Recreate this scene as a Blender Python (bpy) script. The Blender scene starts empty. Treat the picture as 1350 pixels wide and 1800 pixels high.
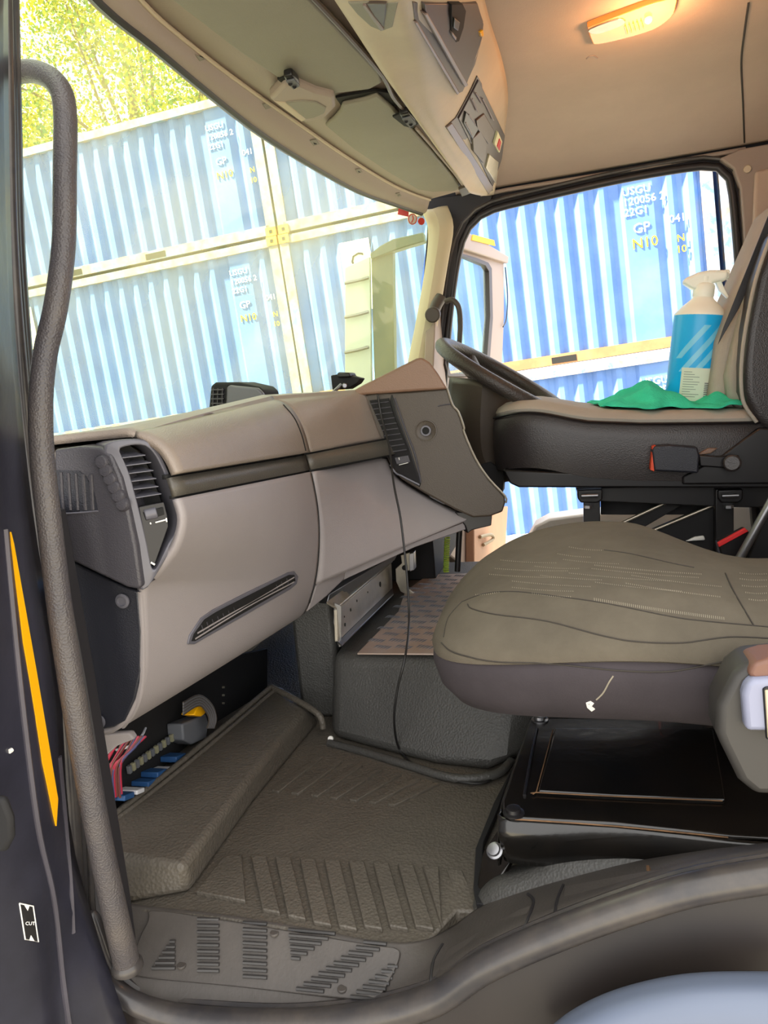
import bpy, bmesh, math, random
from mathutils import Vector as V, Matrix
from mathutils.bvhtree import BVHTree
random.seed(7)
SC = bpy.context.scene
COL = SC.collection

# ------------------------------------------------------------------ camera
F = 1300.0; CAM = V((0, 0, .62))
def basis(yaw, pit, rol):
    y, p, r = map(math.radians, (yaw, pit, rol))
    f = V((-math.sin(y)*math.cos(p), math.cos(y)*math.cos(p), -math.sin(p)))
    r0 = V((math.cos(y), math.sin(y), 0)); u0 = r0.cross(f)
    return r0*math.cos(r)-u0*math.sin(r), u0*math.cos(r)+r0*math.sin(r), f
RT, UP, FW = basis(14, 9.1, 5)
cd = bpy.data.cameras.new('camera'); cam = bpy.data.objects.new('camera', cd); COL.objects.link(cam)
cd.sensor_fit = 'VERTICAL'; cd.sensor_height = 36; cd.sensor_width = 27; cd.lens = 36*F/1800
cd.clip_start = .01; cd.clip_end = 300
cam.matrix_world = Matrix.Translation(CAM) @ Matrix((RT, UP, -FW)).transposed().to_4x4()
SC.camera = cam
# ------------------------------------------------------------------ light
w = bpy.data.worlds.new('sky'); SC.world = w; w.use_nodes = True
bg = w.node_tree.nodes['Background']
bg.inputs[0].default_value = (1, .985, .96, 1); bg.inputs[1].default_value = 2.15
sd = bpy.data.lights.new('sun', 'SUN'); sun = bpy.data.objects.new('sun', sd); COL.objects.link(sun)
sd.energy = 35; sd.angle = math.radians(3); sd.color = (1, .92, .74)
sun.rotation_euler = (V((0, 0, 0))-V((-.60, -.23, .77))).to_track_quat('-Z', 'Y').to_euler()
SC.view_settings.view_transform = 'Standard'; SC.view_settings.look = 'None'
SC.view_settings.exposure = .5; SC.view_settings.gamma = 1; SC.view_settings.use_curve_mapping = False
SC.cycles.use_denoising = True; SC.cycles.max_bounces = 10; SC.cycles.transparent_max_bounces = 12
SC.cycles.diffuse_bounces = 6; SC.cycles.caustics_reflective = False; SC.cycles.caustics_refractive = False
SC.cycles.sample_clamp_indirect = 6

# ------------------------------------------------------------------ helpers
def ray(x, y): return FW + RT*((x-675)/F) + UP*((900-y)/F)
def W(x, y, ax, v):
    d = ray(x, y); return CAM + d*((v-CAM[ax])/d[ax])
def Y(x, y, v): return W(x, y, 1, v)
def X(x, y, v): return W(x, y, 0, v)
def Z(x, y, v): return W(x, y, 2, v)
def Wp(x, y, p0, n):
    d = ray(x, y); return CAM + d*((p0-CAM).dot(n)/d.dot(n))
def hexc(h):
    h = h.lstrip('#'); o = []
    for i in (0, 2, 4):
        c = int(h[i:i+2], 16)/255; o.append(c/12.92 if c <= .04045 else ((c+.055)/1.055)**2.4)
    return (*o, 1)
def mat(name, col, rough=.6, metal=0, bump=None, vary=0, spec=.5, vscale=6, coat=0, dirt=None, trans=0, emit=None, alpha=None):
    m = bpy.data.materials.new(name); m.use_nodes = True; nt = m.node_tree; N = nt.nodes; L = nt.links
    b = N['Principled BSDF']; c = hexc(col)
    b.inputs['Base Color'].default_value = c; b.inputs['Roughness'].default_value = rough
    b.inputs['Metallic'].default_value = metal; b.inputs['Specular IOR Level'].default_value = spec
    b.inputs['Coat Weight'].default_value = coat; b.inputs['Transmission Weight'].default_value = trans
    if emit: b.inputs['Emission Color'].default_value = hexc(emit[0]); b.inputs['Emission Strength'].default_value = emit[1]
    tc = N.new('ShaderNodeTexCoord')
    if vary or dirt:
        nz = N.new('ShaderNodeTexNoise'); nz.inputs['Scale'].default_value = vscale; nz.inputs['Detail'].default_value = 8
        nz.inputs['Roughness'].default_value = .65
        L.new(tc.outputs['Object'], nz.inputs['Vector'])
        r = N.new('ShaderNodeValToRGB'); r.color_ramp.elements[0].position = .38; r.color_ramp.elements[1].position = .68
        d = tuple(x*(1-vary) for x in c[:3])+(1,); r.color_ramp.elements[0].color = d
        r.color_ramp.elements[1].color = hexc(dirt) if dirt else tuple(min(1, x*(1+vary)) for x in c[:3])+(1,)
        L.new(nz.outputs['Fac'], r.inputs['Fac']); L.new(r.outputs['Color'], b.inputs['Base Color'])
    if bump:
        kind, sc, st = bump
        if kind == 'vor':
            t = N.new('ShaderNodeTexVoronoi'); t.inputs['Scale'].default_value = sc; out = t.outputs['Distance']
        elif kind == 'wave':
            t = N.new('ShaderNodeTexWave'); t.inputs['Scale'].default_value = sc; t.bands_direction = 'DIAGONAL'; out = t.outputs['Fac']
        else:
            t = N.new('ShaderNodeTexNoise'); t.inputs['Scale'].default_value = sc; t.inputs['Detail'].default_value = 4; out = t.outputs['Fac']
        L.new(tc.outputs['Object'], t.inputs['Vector'])
        bp = N.new('ShaderNodeBump'); bp.inputs['Strength'].default_value = st; bp.inputs['Distance'].default_value = .002
        L.new(out, bp.inputs['Height']); L.new(bp.outputs['Normal'], b.inputs['Normal'])
    return m
def glass(name, tint, dust, dustcol, gloss=.06, nscale=3.0):
    m = bpy.data.materials.new(name); m.use_nodes = True; nt = m.node_tree; N = nt.nodes; L = nt.links
    N.remove(N['Principled BSDF']); out = N['Material Output']
    t = N.new('ShaderNodeBsdfTransparent'); t.inputs[0].default_value = (*tint, 1)
    g = N.new('ShaderNodeBsdfGlossy'); g.inputs['Roughness'].default_value = .03
    d = N.new('ShaderNodeBsdfTranslucent'); d.inputs[0].default_value = hexc(dustcol)
    df = N.new('ShaderNodeBsdfDiffuse'); df.inputs[0].default_value = hexc(dustcol)
    mm = N.new('ShaderNodeMixShader'); mm.inputs[0].default_value = .4; L.new(d.outputs[0], mm.inputs[1]); L.new(df.outputs[0], mm.inputs[2])
    tc = N.new('ShaderNodeTexCoord'); nz = N.new('ShaderNodeTexNoise'); nz.inputs['Scale'].default_value = nscale; nz.inputs['Detail'].default_value = 10
    L.new(tc.outputs['Object'], nz.inputs['Vector'])
    mr = N.new('ShaderNodeMapRange'); mr.inputs[1].default_value = .35; mr.inputs[2].default_value = .7
    mr.inputs[3].default_value = dust*.55; mr.inputs[4].default_value = dust*1.4
    L.new(nz.outputs['Fac'], mr.inputs[0])
    a = N.new('ShaderNodeMixShader'); L.new(mr.outputs[0], a.inputs[0]); L.new(t.outputs[0], a.inputs[1]); L.new(mm.outputs[0], a.inputs[2])
    b = N.new('ShaderNodeMixShader'); b.inputs[0].default_value = gloss
    L.new(a.outputs[0], b.inputs[1]); L.new(g.outputs[0], b.inputs[2]); L.new(b.outputs[0], out.inputs[0])
    return m

def link(name, me, m, parent=None, smooth=True, bevel=0, seg=2, sub=0, solid=0, angle=40):
    o = bpy.data.objects.new(name, me); COL.objects.link(o)
    if m: me.materials.append(m)
    if smooth:
        for p in me.polygons: p.use_smooth = True
        try: me.set_sharp_from_angle(angle=math.radians(angle))
        except Exception: pass
    if parent: o.parent = parent; o.matrix_parent_inverse = parent.matrix_world.inverted()
    if solid:
        s = o.modifiers.new('s', 'SOLIDIFY'); s.thickness = solid; s.offset = 0
    if bevel:
        b = o.modifiers.new('b', 'BEVEL'); b.width = bevel; b.segments = seg; b.limit_method = 'ANGLE'; b.angle_limit = math.radians(35)
    if sub:
        s = o.modifiers.new('u', 'SUBSURF'); s.levels = s.render_levels = sub
    return o
def fromdata(name, vs, fs, m, parent=None, **k):
    me = bpy.data.meshes.new(name); me.from_pydata([tuple(v) for v in vs], [], fs)
    bm = bmesh.new(); bm.from_mesh(me); bmesh.ops.remove_doubles(bm, verts=bm.verts, dist=1e-6)
    bmesh.ops.recalc_face_normals(bm, faces=bm.faces); bm.to_mesh(me); bm.free(); me.validate()
    return link(name, me, m, parent, **k)
def root(name, label, cat, loc, group=None):
    o = bpy.data.objects.new(name, None); COL.objects.link(o); o.location = loc; o.empty_display_size = .05
    o['label'] = label; o['category'] = cat
    if group: o['group'] = group
    o.matrix_world = Matrix.Translation(V(loc))
    return o
def tag(o, label, cat, group=None):
    o['label'] = label; o['category'] = cat
    if group: o['group'] = group
    return o
def st(o, label=None):
    o['kind'] = 'structure'
    if label: o['label'] = label
    return o
def lab(o, l): o['label'] = l; return o
def cr(p0, p1, p2, p3, t):
    return .5*((2*p1)+(p2-p0)*t+(2*p0-5*p1+4*p2-p3)*t*t+(3*p1-p0-3*p2+p3)*t*t*t)
def smooth(pts, n=6, closed=False):
    pts = [V(p) for p in pts]; N = len(pts); out = []
    for i in range(N if closed else N-1):
        g = lambda k: pts[k % N] if closed else pts[max(0, min(N-1, k))]
        for j in range(n): out.append(cr(g(i-1), g(i), g(i+1), g(i+2), j/n))
    if not closed: out.append(pts[-1])
    return out
def resample(pts, n, closed=False):
    pts = [V(p) for p in pts]
    if closed: pts = pts+[pts[0]]
    L = [0]
    for a, b in zip(pts, pts[1:]): L.append(L[-1]+(b-a).length)
    out = []; k = 0
    for i in range(n):
        s = L[-1]*i/(n if closed else n-1)
        while k < len(L)-2 and L[k+1] < s: k += 1
        d = L[k+1]-L[k]; out.append(pts[k].lerp(pts[k+1], (s-L[k])/d if d else 0))
    return out
def tube(name, pts, r, m, parent=None, n=4, seg=12, closed=False, flat=1, raw=False, **k):
    P = [V(p) for p in pts] if raw else smooth(pts, n, closed)
    N = len(P); rs = r if isinstance(r, (list, tuple)) else None
    vs = []; fs = []; up = None
    for i, p in enumerate(P):
        a = P[(i-1) % N] if closed else P[max(0, i-1)]; b = P[(i+1) % N] if closed else P[min(N-1, i+1)]
        t = (b-a).normalized()
        if up is None: up = t.cross(V((0, 0, 1))); up = up if up.length > .1 else t.cross(V((0, 1, 0))); up.normalize()
        up = (up-t*up.dot(t)).normalized(); bi = t.cross(up)
        if rs:
            q = i/(N-1)*(len(rs)-1); j = min(int(q), len(rs)-2); rr = rs[j]+(rs[j+1]-rs[j])*(q-j)
        else: rr = r
        for s in range(seg):
            an = 2*math.pi*s/seg; vs.append(p+up*math.cos(an)*rr+bi*math.sin(an)*rr*flat)
    for i in range(N if closed else N-1):
        for s in range(seg):
            a = i*seg+s; b = i*seg+(s+1) % seg; j = (i+1) % N
            fs.append((a, b, j*seg+(s+1) % seg, j*seg+s))
    if not closed: fs += [tuple(range(seg)), tuple((N-1)*seg+s for s in range(seg))]
    return fromdata(name, vs, fs, m, parent, **k)
def box(name, a, b, m, parent=None, bevel=.002, **k):
    x0, y0, z0 = a; x1, y1, z1 = b
    vs = [(x, y, z) for x in (x0, x1) for y in (y0, y1) for z in (z0, z1)]
    fs = [(0, 1, 3, 2), (4, 6, 7, 5), (0, 4, 5, 1), (2, 3, 7, 6), (0, 2, 6, 4), (1, 5, 7, 3)]
    return fromdata(name, vs, fs, m, parent, bevel=bevel, **k)
def prism(name, poly, d, m, parent=None, **k):
    d = V(d) if not isinstance(d, list) else d
    n = len(poly); vs = [V(p) for p in poly]
    vs += [V(p)+(d[i] if isinstance(d, list) else d) for i, p in enumerate(poly)]
    fs = [tuple(range(n)), tuple(reversed(range(n, 2*n)))]+[(i, (i+1) % n, n+(i+1) % n, n+i) for i in range(n)]
    k.setdefault('bevel', .002)
    return fromdata(name, vs, fs, m, parent, **k)
def ring(name, outer, inner, d, m, parent=None, **k):
    n = len(outer); d = V(d); vs = list(outer)+list(inner)+[p+d for p in outer]+[p+d for p in inner]; fs = []
    for i in range(n):
        j = (i+1) % n
        fs += [(i, j, n+j, n+i), (2*n+i, 3*n+i, 3*n+j, 2*n+j), (n+i, n+j, 3*n+j, 3*n+i), (i, 2*n+i, 2*n+j, j)]
    return fromdata(name, vs, fs, m, parent, **k)
def loft(name, rows, m, parent=None, nu=8, nv=4, thick=0, lin=False, backx=None, **k):
    """rows: list of equal length polylines of points; spline along rows and across"""
    R = [smooth(r, nu) for r in rows] if nu > 1 else [[V(p) for p in r] for r in rows]
    cols = list(zip(*R))
    G = [list(c) if (lin or nv <= 1) else smooth(c, nv) for c in cols]
    nr = len(G[0]); nc = len(G); vs = [p for c in G for p in c]; fs = []
    for i in range(nc-1):
        for j in range(nr-1):
            fs.append((i*nr+j, (i+1)*nr+j, (i+1)*nr+j+1, i*nr+j+1))
    o = fromdata(name, vs, fs, m, parent, **k)
    if thick:
        s = o.modifiers.new('s', 'SOLIDIFY'); s.thickness = thick; s.offset = -1
    return o
def cyl(name, p, q, r, m, parent=None, seg=20, r2=None, bevel=0, **k):
    p, q = V(p), V(q); t = (q-p).normalized(); a = t.orthogonal().normalized(); b = t.cross(a); r2 = r if r2 is None else r2
    vs = [p+(a*math.cos(2*math.pi*s/seg)+b*math.sin(2*math.pi*s/seg))*r for s in range(seg)]
    vs += [q+(a*math.cos(2*math.pi*s/seg)+b*math.sin(2*math.pi*s/seg))*r2 for s in range(seg)]
    fs = [tuple(range(seg)), tuple(range(seg, 2*seg))]+[(s, (s+1) % seg, seg+(s+1) % seg, seg+s) for s in range(seg)]
    return fromdata(name, vs, fs, m, parent, bevel=bevel, **k)
def lathe(name, p, axis, prof, m, parent=None, seg=32, sx=1, sy=1, ref=V((1, 0, 0)), **k):
    p = V(p); t = V(axis).normalized(); a = (ref-t*ref.dot(t)).normalized(); b = t.cross(a); vs = []; fs = []
    for r, h in prof:
        for s in range(seg):
            an = 2*math.pi*s/seg; vs.append(p+t*h+a*math.cos(an)*r*sx+b*math.sin(an)*r*sy)
    n = len(prof)
    for i in range(n-1):
        for s in range(seg): fs.append((i*seg+s, i*seg+(s+1) % seg, (i+1)*seg+(s+1) % seg, (i+1)*seg+s))
    fs += [tuple(range(seg)), tuple((n-1)*seg+s for s in range(seg))]
    return fromdata(name, vs, fs, m, parent, **k)
def pillow(name, cx, cy, a, b, n, prof, m, parent=None, zf=lambda x, y: 0, seg=64, caps=6, crown=.01, **k):
    """soft slab: super-ellipse plan, prof = [(inset, z)] from bottom to top"""
    vs = []; fs = []
    def rg(aa, bb, z, cr_=0):
        for s in range(seg):
            t = 2*math.pi*s/seg; c, q = math.cos(t), math.sin(t)
            x = cx+aa*math.copysign(abs(c)**(2/n), c); y = cy+bb*math.copysign(abs(q)**(2/n), q)
            vs.append(V((x, y, z+cr_+zf(x, y))))
    for ins, z in prof: rg(a-ins, b-ins, z)
    ins, z = prof[-1]
    for i in range(1, caps+1):
        s = 1-i/(caps+.2); rg((a-ins)*s, (b-ins)*s, z, crown*(1-s*s))
    R = len(prof)+caps
    for i in range(R-1):
        for s in range(seg): fs.append((i*seg+s, i*seg+(s+1) % seg, (i+1)*seg+(s+1) % seg, (i+1)*seg+s))
    fs += [tuple(reversed(range(seg))), tuple((R-1)*seg+s for s in range(seg))]
    return fromdata(name, vs, fs, m, parent, **k)
def bvh(*objs):
    dg = bpy.context.evaluated_depsgraph_get(); dg.update(); out = []
    for o in objs:
        e = o.evaluated_get(dg); me = e.to_mesh(); mw = o.matrix_world
        out.append(BVHTree.FromPolygons([mw @ v.co for v in me.vertices], [tuple(p.vertices) for p in me.polygons])); e.to_mesh_clear()
    return out
def hit(B, x, y):
    best = None
    for b in B:
        h = b.ray_cast(CAM, ray(x, y).normalized())
        if h[0] is not None and (best is None or h[3] < best[3]): best = h
    return best
def hits(B, pts, out=0):
    r = []
    for x, y in pts:
        h = hit(B, x, y)
        if h is None: continue
        n = h[1]; n = n if n.dot(CAM-h[0]) > 0 else -n
        r.append(h[0]+n*out)
    return r
def patch(name, B, pts, m, parent=None, out=.003, depth=.004, flatn=False, **k):
    """thin slab lying on the surface B, from a picture outline"""
    hs = [hit(B, x, y) for x, y in pts]; nm_ = sum(h is None for h in hs); hs = [h for h in hs if h]
    if nm_: print('MISS', name, nm_, 'of', len(pts))
    if len(hs) < 3: hs = [(Y(x, y, 2.0), V((0, -1, 0))) for x, y in pts]
    nn = V((0, 0, 0))
    for h in hs: nn += h[1] if h[1].dot(CAM-h[0]) > 0 else -h[1]
    nn.normalize(); k.setdefault('bevel', .001)
    return prism(name, [h[0]+nn*out for h in hs], -nn*(out+depth), m, parent, **k)
def seam(name, B, pts, r, m, parent=None, out=0, n=5, dense=True, **k):
    P = [(p.x, p.y) for p in smooth([V((x, y, 0)) for x, y in pts], n)]
    hh = hits(B, P, out)
    if len(hh) < 2: print('SEAM MISS', name, pts[0]); hh = [Y(x, y, 2.0) for x, y in pts]
    return tube(name, hh, r, m, parent, raw=True, seg=6, **k)
def text(name, s, mw, size, m, parent=None, ext=.002, align='LEFT'):
    c = bpy.data.curves.new(name, 'FONT'); c.body = s; c.size = size; c.extrude = ext; c.align_x = align; c.resolution_u = 2
    t = bpy.data.objects.new(name, c); COL.objects.link(t)
    dg = bpy.context.evaluated_depsgraph_get(); dg.update()
    me = bpy.data.meshes.new_from_object(t.evaluated_get(dg)); bpy.data.objects.remove(t)
    o = bpy.data.objects.new(name, me); COL.objects.link(o); me.materials.clear(); me.materials.append(m)
    o.matrix_world = mw
    if parent: o.parent = parent; o.matrix_parent_inverse = parent.matrix_world.inverted()
    return o
def frame_at(p, xdir, ydir):
    xd = V(xdir).normalized(); zd = xd.cross(V(ydir)).normalized(); yd = zd.cross(xd)
    return Matrix.Translation(p) @ Matrix((xd, yd, zd)).transposed().to_4x4()

# ------------------------------------------------------------------ materials
M = dict(
 boxp=mat('pale fuse', '#8d8a70', .5),
 dash=mat('dash grey plastic', '#958e8e', .5, bump=('vor', 700, .12), vary=.04, vscale=4),
 pad=mat('dash pad', '#8c8076', .42, bump=('vor', 600, .22), vary=.08, vscale=5),
 strip=mat('dash strip', '#55514a', .38, bump=('vor', 500, .2)),
 gap=mat('gap black', '#0c0b0b', .8),
 cons=mat('console brown grey', '#463d34', .45, bump=('vor', 600, .15)),
 hood=mat('hood brown', '#7e6250', .45, bump=('vor', 500, .2)),
 pod=mat('pod anthracite', '#413f45', .42, bump=('vor', 600, .2)),
 podf=mat('pod frame satin', '#5f5e66', .32),
 side=mat('side panel dark', '#25262e', .4, bump=('vor', 600, .2)),
 black=mat('black plastic', '#161416', .4), blackm=mat('black matt', '#121113', .75),
 gloss=mat('black gloss metal', '#121110', .2, bump=('noise', 60, .2), dirt='#1f1a15', vary=.2, vscale=9, coat=.3),
 rust=mat('rust brown', '#7a5a3c', .8, vary=.3, vscale=40),
 rub=mat('rubber grey', '#59534a', .52, bump=('vor', 230, .5), vary=.14, vscale=5),
 rubd=mat('rubber dark', '#474643', .5, bump=('vor', 300, .35), vary=.15, vscale=4),
 sill=mat('sill plastic', '#4b4642', .5, bump=('noise', 250, .2), vary=.14, vscale=12),
 sillb=mat('sill rib', '#3a3837', .5),
 seal=mat('rubber seal', '#3c3a3c', .3, vary=.15, vscale=14, dirt='#524c47'),
 seald=mat('rubber seal dark', '#2a282a', .45),
 handle=mat('handle leather grain', '#4a474b', .4, bump=('vor', 480, .35), vary=.1, vscale=12, dirt='#57514e'),
 jamb=mat('jamb black paint', '#2a2a35', .3, bump=('noise', 20, .5), vary=.3, vscale=6),
 jamb2=mat('jamb grey', '#4a4750', .45, vary=.2),
 navy=mat('navy paint', '#12202e', .25, coat=.5), fend=mat('fender blue grey', '#6a7488', .45),
 brownp=mat('dark sill paint', '#211a17', .5, vary=.2),
 yellow=mat('yellow', '#ffb800', .5), white=mat('white', '#f2efe8', .5), red=mat('red', '#d8282c', .5), orange=mat('orange red', '#e2502c', .5),
 head=mat('headliner', '#c4b0a0', .85, bump=('noise', 400, .2), vary=.05, vscale=5),
 hdr=mat('header trim', '#a3948a', .6, bump=('noise', 300, .15)),
 visor=mat('visor vinyl', '#8c8779', .6, bump=('noise', 300, .2), vary=.04),
 ovh=mat('overhead console beige', '#c8b79e', .55, bump=('noise', 200, .15), vary=.06),
 ovd=mat('overhead panel', '#51443f', .45), ovs=mat('overhead switch', '#41363a', .4), ovl=mat('satin bar', '#7d6c66', .4),
 fab=mat('seat fabric', '#655e52', .95, bump=('wave', 400, .3), vary=.16, vscale=7, spec=.2),
 fabd=mat('seat side fabric', '#403b3e', .9, bump=('noise', 500, .2), vary=.14, spec=.2),
 fabr=mat('seat rear insert', '#8c7768', .95, bump=('wave', 260, .4), spec=.2),
 stitch=mat('stitching', '#938b7a', .8), seamm=mat('seam', '#38332d', .8),
 leath=mat('black leather', '#35302f', .36, bump=('vor', 420, .2), vary=.08),
 beige=mat('beige seat fabric', '#a79f92', .9, bump=('noise', 400, .3), vary=.06),
 steel=mat('galvanised steel', '#b0a898', .35, metal=.7, vary=.12, vscale=20), steel2=mat('bare steel', '#8d8d90', .3, metal=.9),
 check=mat('checker plate', '#b8a8a0', .35, metal=.15, vary=.10, vscale=14, dirt='#a8907c'),
 pill=mat('pillar beige', '#cdbfa0', .6), knob=mat('knob', '#4c443e', .5),
 wheel=mat('steering wheel', '#3c3632', .42, bump=('vor', 300, .4)),
 botb=mat('bottle blue', '#1cb6fa', .3), botl=mat('bottle light stripe', '#7ad2f6', .3), botw=mat('bottle white', '#eef6ec', .4), labm=mat('paper label', '#d9e4d0', .6), ink=mat('ink', '#7c8a80', .7),
 cloth=mat('green microfibre', '#46dcb0', .95, bump=('noise', 350, .9), vary=.14, vscale=16, spec=.1),
 lens=mat('lamp lens', '#ffa860', .12, trans=.3, emit=('#ff8420', .35)), bulb=mat('bulb', '#ffd060', .3, emit=('#ffb030', 18)),
 sleeve=mat('grey sleeve', '#63656a', .6), relay=mat('relay blue', '#264f80', .5), wirer=mat('wire red', '#a82a40', .4), wireb=mat('wire brown', '#6a3a34', .5), wirew=mat('wire white', '#d8d8dc', .4), wirev=mat('wire violet', '#45456c', .5),
 cable=mat('cable black', '#1b1a1a', .45), coil=mat('coil green', '#a9c63c', .5),
 lever=mat('recliner cover grey', '#8f93aa', .45), leverb=mat('recliner dark', '#3a3836', .5), leather2=mat('recliner brown', '#765446', .5),
 cblue=mat('container blue', '#4c72b2', .45, vary=.06, vscale=1.2, dirt='#5c82be'),
 crail=mat('container rail', '#557ea2', .6, vary=.1, dirt='#a98a66', vscale=5), crail2=mat('container rail rusty', '#9c6e4a', .7, vary=.2, vscale=3),
 ccast=mat('corner casting', '#d09a44', .7, vary=.2), placard=mat('placard', '#f4f2c8', .6), cyel=mat('container yellow', '#f2c010', .6),
 leafy=mat('leaf yellow', '#b4ac18', .6), leafg=mat('leaf green', '#68882a', .6), bark=mat('bark', '#7c6c50', .9, vary=.3),
 ground=mat('ground gravel', '#8d887e', .9, bump=('noise', 20, .6), vary=.2),
 truckb=mat('door paint cream', '#a8968a', .5), wall=mat('cab shell black', '#242226', .6), mirror=mat('mirror glass', '#c8d0cc', .05, metal=1), mirh=mat('mirror housing', '#5a6a62', .5),
 doorp=mat('door card', '#cc9c7c', .6, vary=.08),
)
M['wind'] = glass('windscreen glass', (.86, .98, .76), .30, '#f4ee9c', .03)
M['dglass'] = glass('door glass', (.86, .95, .93), .15, '#dfeee6', .05)
M['ghaze'] = glass('vent lens', (.8, .8, .8), .1, '#888888', .1)

# =================================================================== CAB SHELL
YN, YF = .66, 2.30            # passenger and driver side of the cab
fl = prism('floor', [V((-.80, .78, 0)), Z(176, 1540, 0), Z(212, 1592, 0), Z(250, 1600, 0), Z(400, 1616, 0), Z(560, 1642, 0), Z(660, 1662, 0), Z(740, 1668, 0), V((-.15, .79, 0)), V((1.0, .79, 0)), V((1.0, 2.34, 0)), V((-.80, 2.34, 0))], (0, 0, -.03), M['rub'], bevel=.003); st(fl)
st(box('trim_71', (.62, .60, -.05), (1.05, .66, 1.34), M['wall'], bevel=0))
st(box('wall_front', (-1.0, .72, -.03), (-.82, 2.34, .52), M['blackm'], bevel=0))
st(box('wall_rear', (1.0, .62, -.05), (1.05, 2.36, 1.34), M['head'], bevel=0))

# headliner
rowsH = []
for yy, zz in ((.62, 1.20), (.8, 1.255), (1.3, 1.275), (1.8, 1.27), (2.05, 1.245), (2.2, 1.205), (2.285, 1.172)):
    rowsH.append([V((-.27 if i == 0 else -.14+.2*(i-1), yy, zz+.004*i)) for i in range(7)])
ceil = loft('ceiling', rowsH, M['head'], nu=6, nv=6, thick=-.02); st(ceil)
BC = bvh(ceil)
st(box('roof', (-.40, .6, 1.31), (1.05, 2.34, 1.35), M['jamb'], bevel=.01)).name = 'trim_9'
st(seam('trim_1', BC, [(1316, 4), (1308, 60), (1303, 110), (1306, 180), (1309, 262)], .0022, M['seamm']))
# headliner bottom edge roll
st(tube('trim_2', [Y(845, 345, 2.29), Y(890, 334, 2.29), Y(1050, 308, 2.29), Y(1310, 262, 2.29)], .006, M['hdr'], seg=8))

# driver side wall with the open door aperture
ap_px = [(812, 425), (830, 392), (862, 370), (930, 352), (1060, 322), (1160, 303), (1240, 292), (1268, 298), (1284, 320), (1293, 400),
         (1300, 500), (1308, 700), (1325, 900), (1330, 1010), (1290, 1070), (1100, 1085), (900, 1075), (830, 1050), (800, 980), (788, 850), (780, 720), (783, 640), (790, 560), (800, 480)]
ap = resample(smooth([Y(x, y, YF) for x, y in ap_px], 5, True), 90, True)
cen = sum(ap, V((0, 0, 0)))/len(ap)
def grow(P, d, c=None):
    n = len(P); out = []
    for i in range(n):
        t = (P[(i+1) % n]-P[i-1]).normalized(); nn = V((t.z, 0, -t.x))
        if nn.dot(P[i]-cen) < 0: nn = -nn
        out.append(P[i]+nn*d)
    return out
ap1 = grow(ap, .035)
def rect(P, x0, x1, z0, z1, y):
    out = []
    for p in P:
        d = p-cen; s = 1e9
        for a, lo, hi in ((0, x0, x1), (2, z0, z1)):
            if d[a] > 1e-6: s = min(s, (hi-cen[a])/d[a])
            if d[a] < -1e-6: s = min(s, (lo-cen[a])/d[a])
        out.append(V((cen.x+d.x*s, y, cen.z+d.z*s)))
    return out
st(ring('wall_right', [V((max(p.x, -.362-.155*(1.12-p.z) if p.z > .62 else -.56), p.y, p.z)) for p in rect(ap1, -.56, 1.04, -.12, 1.24, YF+.01)], grow(ap, .004), (0, .04, 0), M['wall'], angle=30))
tube('door_aperture_seal', ap, .011, M['seald'], raw=True, closed=True, seg=10)['kind'] = 'structure'
bpy.data.objects['door_aperture_seal'].name = 'trim_3'
st(tube('trim_4', [p+V((0, -.012, 0)) for p in grow(ap, .020)], .006, M['seal'], raw=True, closed=True, seg=8))
# B pillar trim beyond the aperture
bp = [Y(1300, 262, 2.27), Y(1420, 240, 2.27), Y(1460, 760, 2.27), Y(1325, 760, 2.27), Y(1317, 560, 2.27), Y(1308, 400, 2.27), Y(1302, 330, 2.27), Y(1290, 296, 2.27), Y(1266, 278, 2.27)]
bpil = prism('trim_5', bp, (0, .03, 0), M['hdr'], bevel=.004); st(bpil)
st(prism('trim_6', [Y(1328, 300, 2.25), Y(1430, 280, 2.25), Y(1450, 470, 2.25), Y(1330, 480, 2.25), Y(1324, 400, 2.25)], (0, .02, 0), M['head'], bevel=.008, seg=3))
st(cyl('trim_7', Y(1314, 297, 2.268), Y(1314, 297, 2.262), .010, M['ovh'], bevel=.002))

# windscreen header, A pillars, glass -----------------------------------------
E1 = [(60, -150), (190, 0), (280, 75), (380, 160), (470, 232), (560, 290), (640, 335), (700, 357), (748, 374)]
E2 = [(130, -150), (250, 0), (325, 68), (425, 145), (520, 212), (600, 268), (680, 318), (722, 338), (756, 350)]
hr0 = [Z(x, y, 1.115) for x, y in E1]
hr1 = [Z(x, y, 1.135) for x, y in E2]
hr2 = [V((-.19, p.y, 1.15)) for p in hr1]
hdr = loft('trim_8', [[p+V((-.02, 0, -.004)) for p in hr0], hr0, [a.lerp(b, .5)+V((0, 0, -.004)) for a, b in zip(hr0, hr1)], hr1], M['hdr'], nu=4, nv=3, thick=-.01); st(hdr)
hdv = loft('header_liner', [hr1, [a.lerp(b, .5) for a, b in zip(hr1, hr2)], hr2], M['hdr'], nu=4, nv=2, thick=-.01); st(hdv); hdv.name = 'trim_10'
st(tube('trim_72', [p+V((0, 0, -.002)) for p in hr1], .0035, M['ovh'], n=4, seg=8))
st(tube('trim_11', [p+V((-.012, 0, .0)) for p in hr0], .007, M['seald'], n=4, seg=8))
BH = bvh(hdr)
for i, (x, y) in enumerate([(352, 100), (468, 186), (552, 250), (630, 300), (700, 342)]):
    s = [1, .75, .8, .6, .5][i]
    c = patch('header_clip', BH, [(x-10*s, y-5*s), (x+4*s, y-8*s), (x+11*s, y+3*s), (x-2*s, y+7*s)], M['visor'], out=.002, depth=.002, bevel=.0006)
    st(c); c.name = 'trim_%d' % (20+i)
    st(patch('c', BH, [(x-3*s, y-2*s), (x+4*s, y-2*s), (x+5*s, y+3*s), (x-1*s, y+3*s)], M['gap'], parent=c, out=.002, depth=.002, bevel=0)).name = 'clip_slot'

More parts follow.
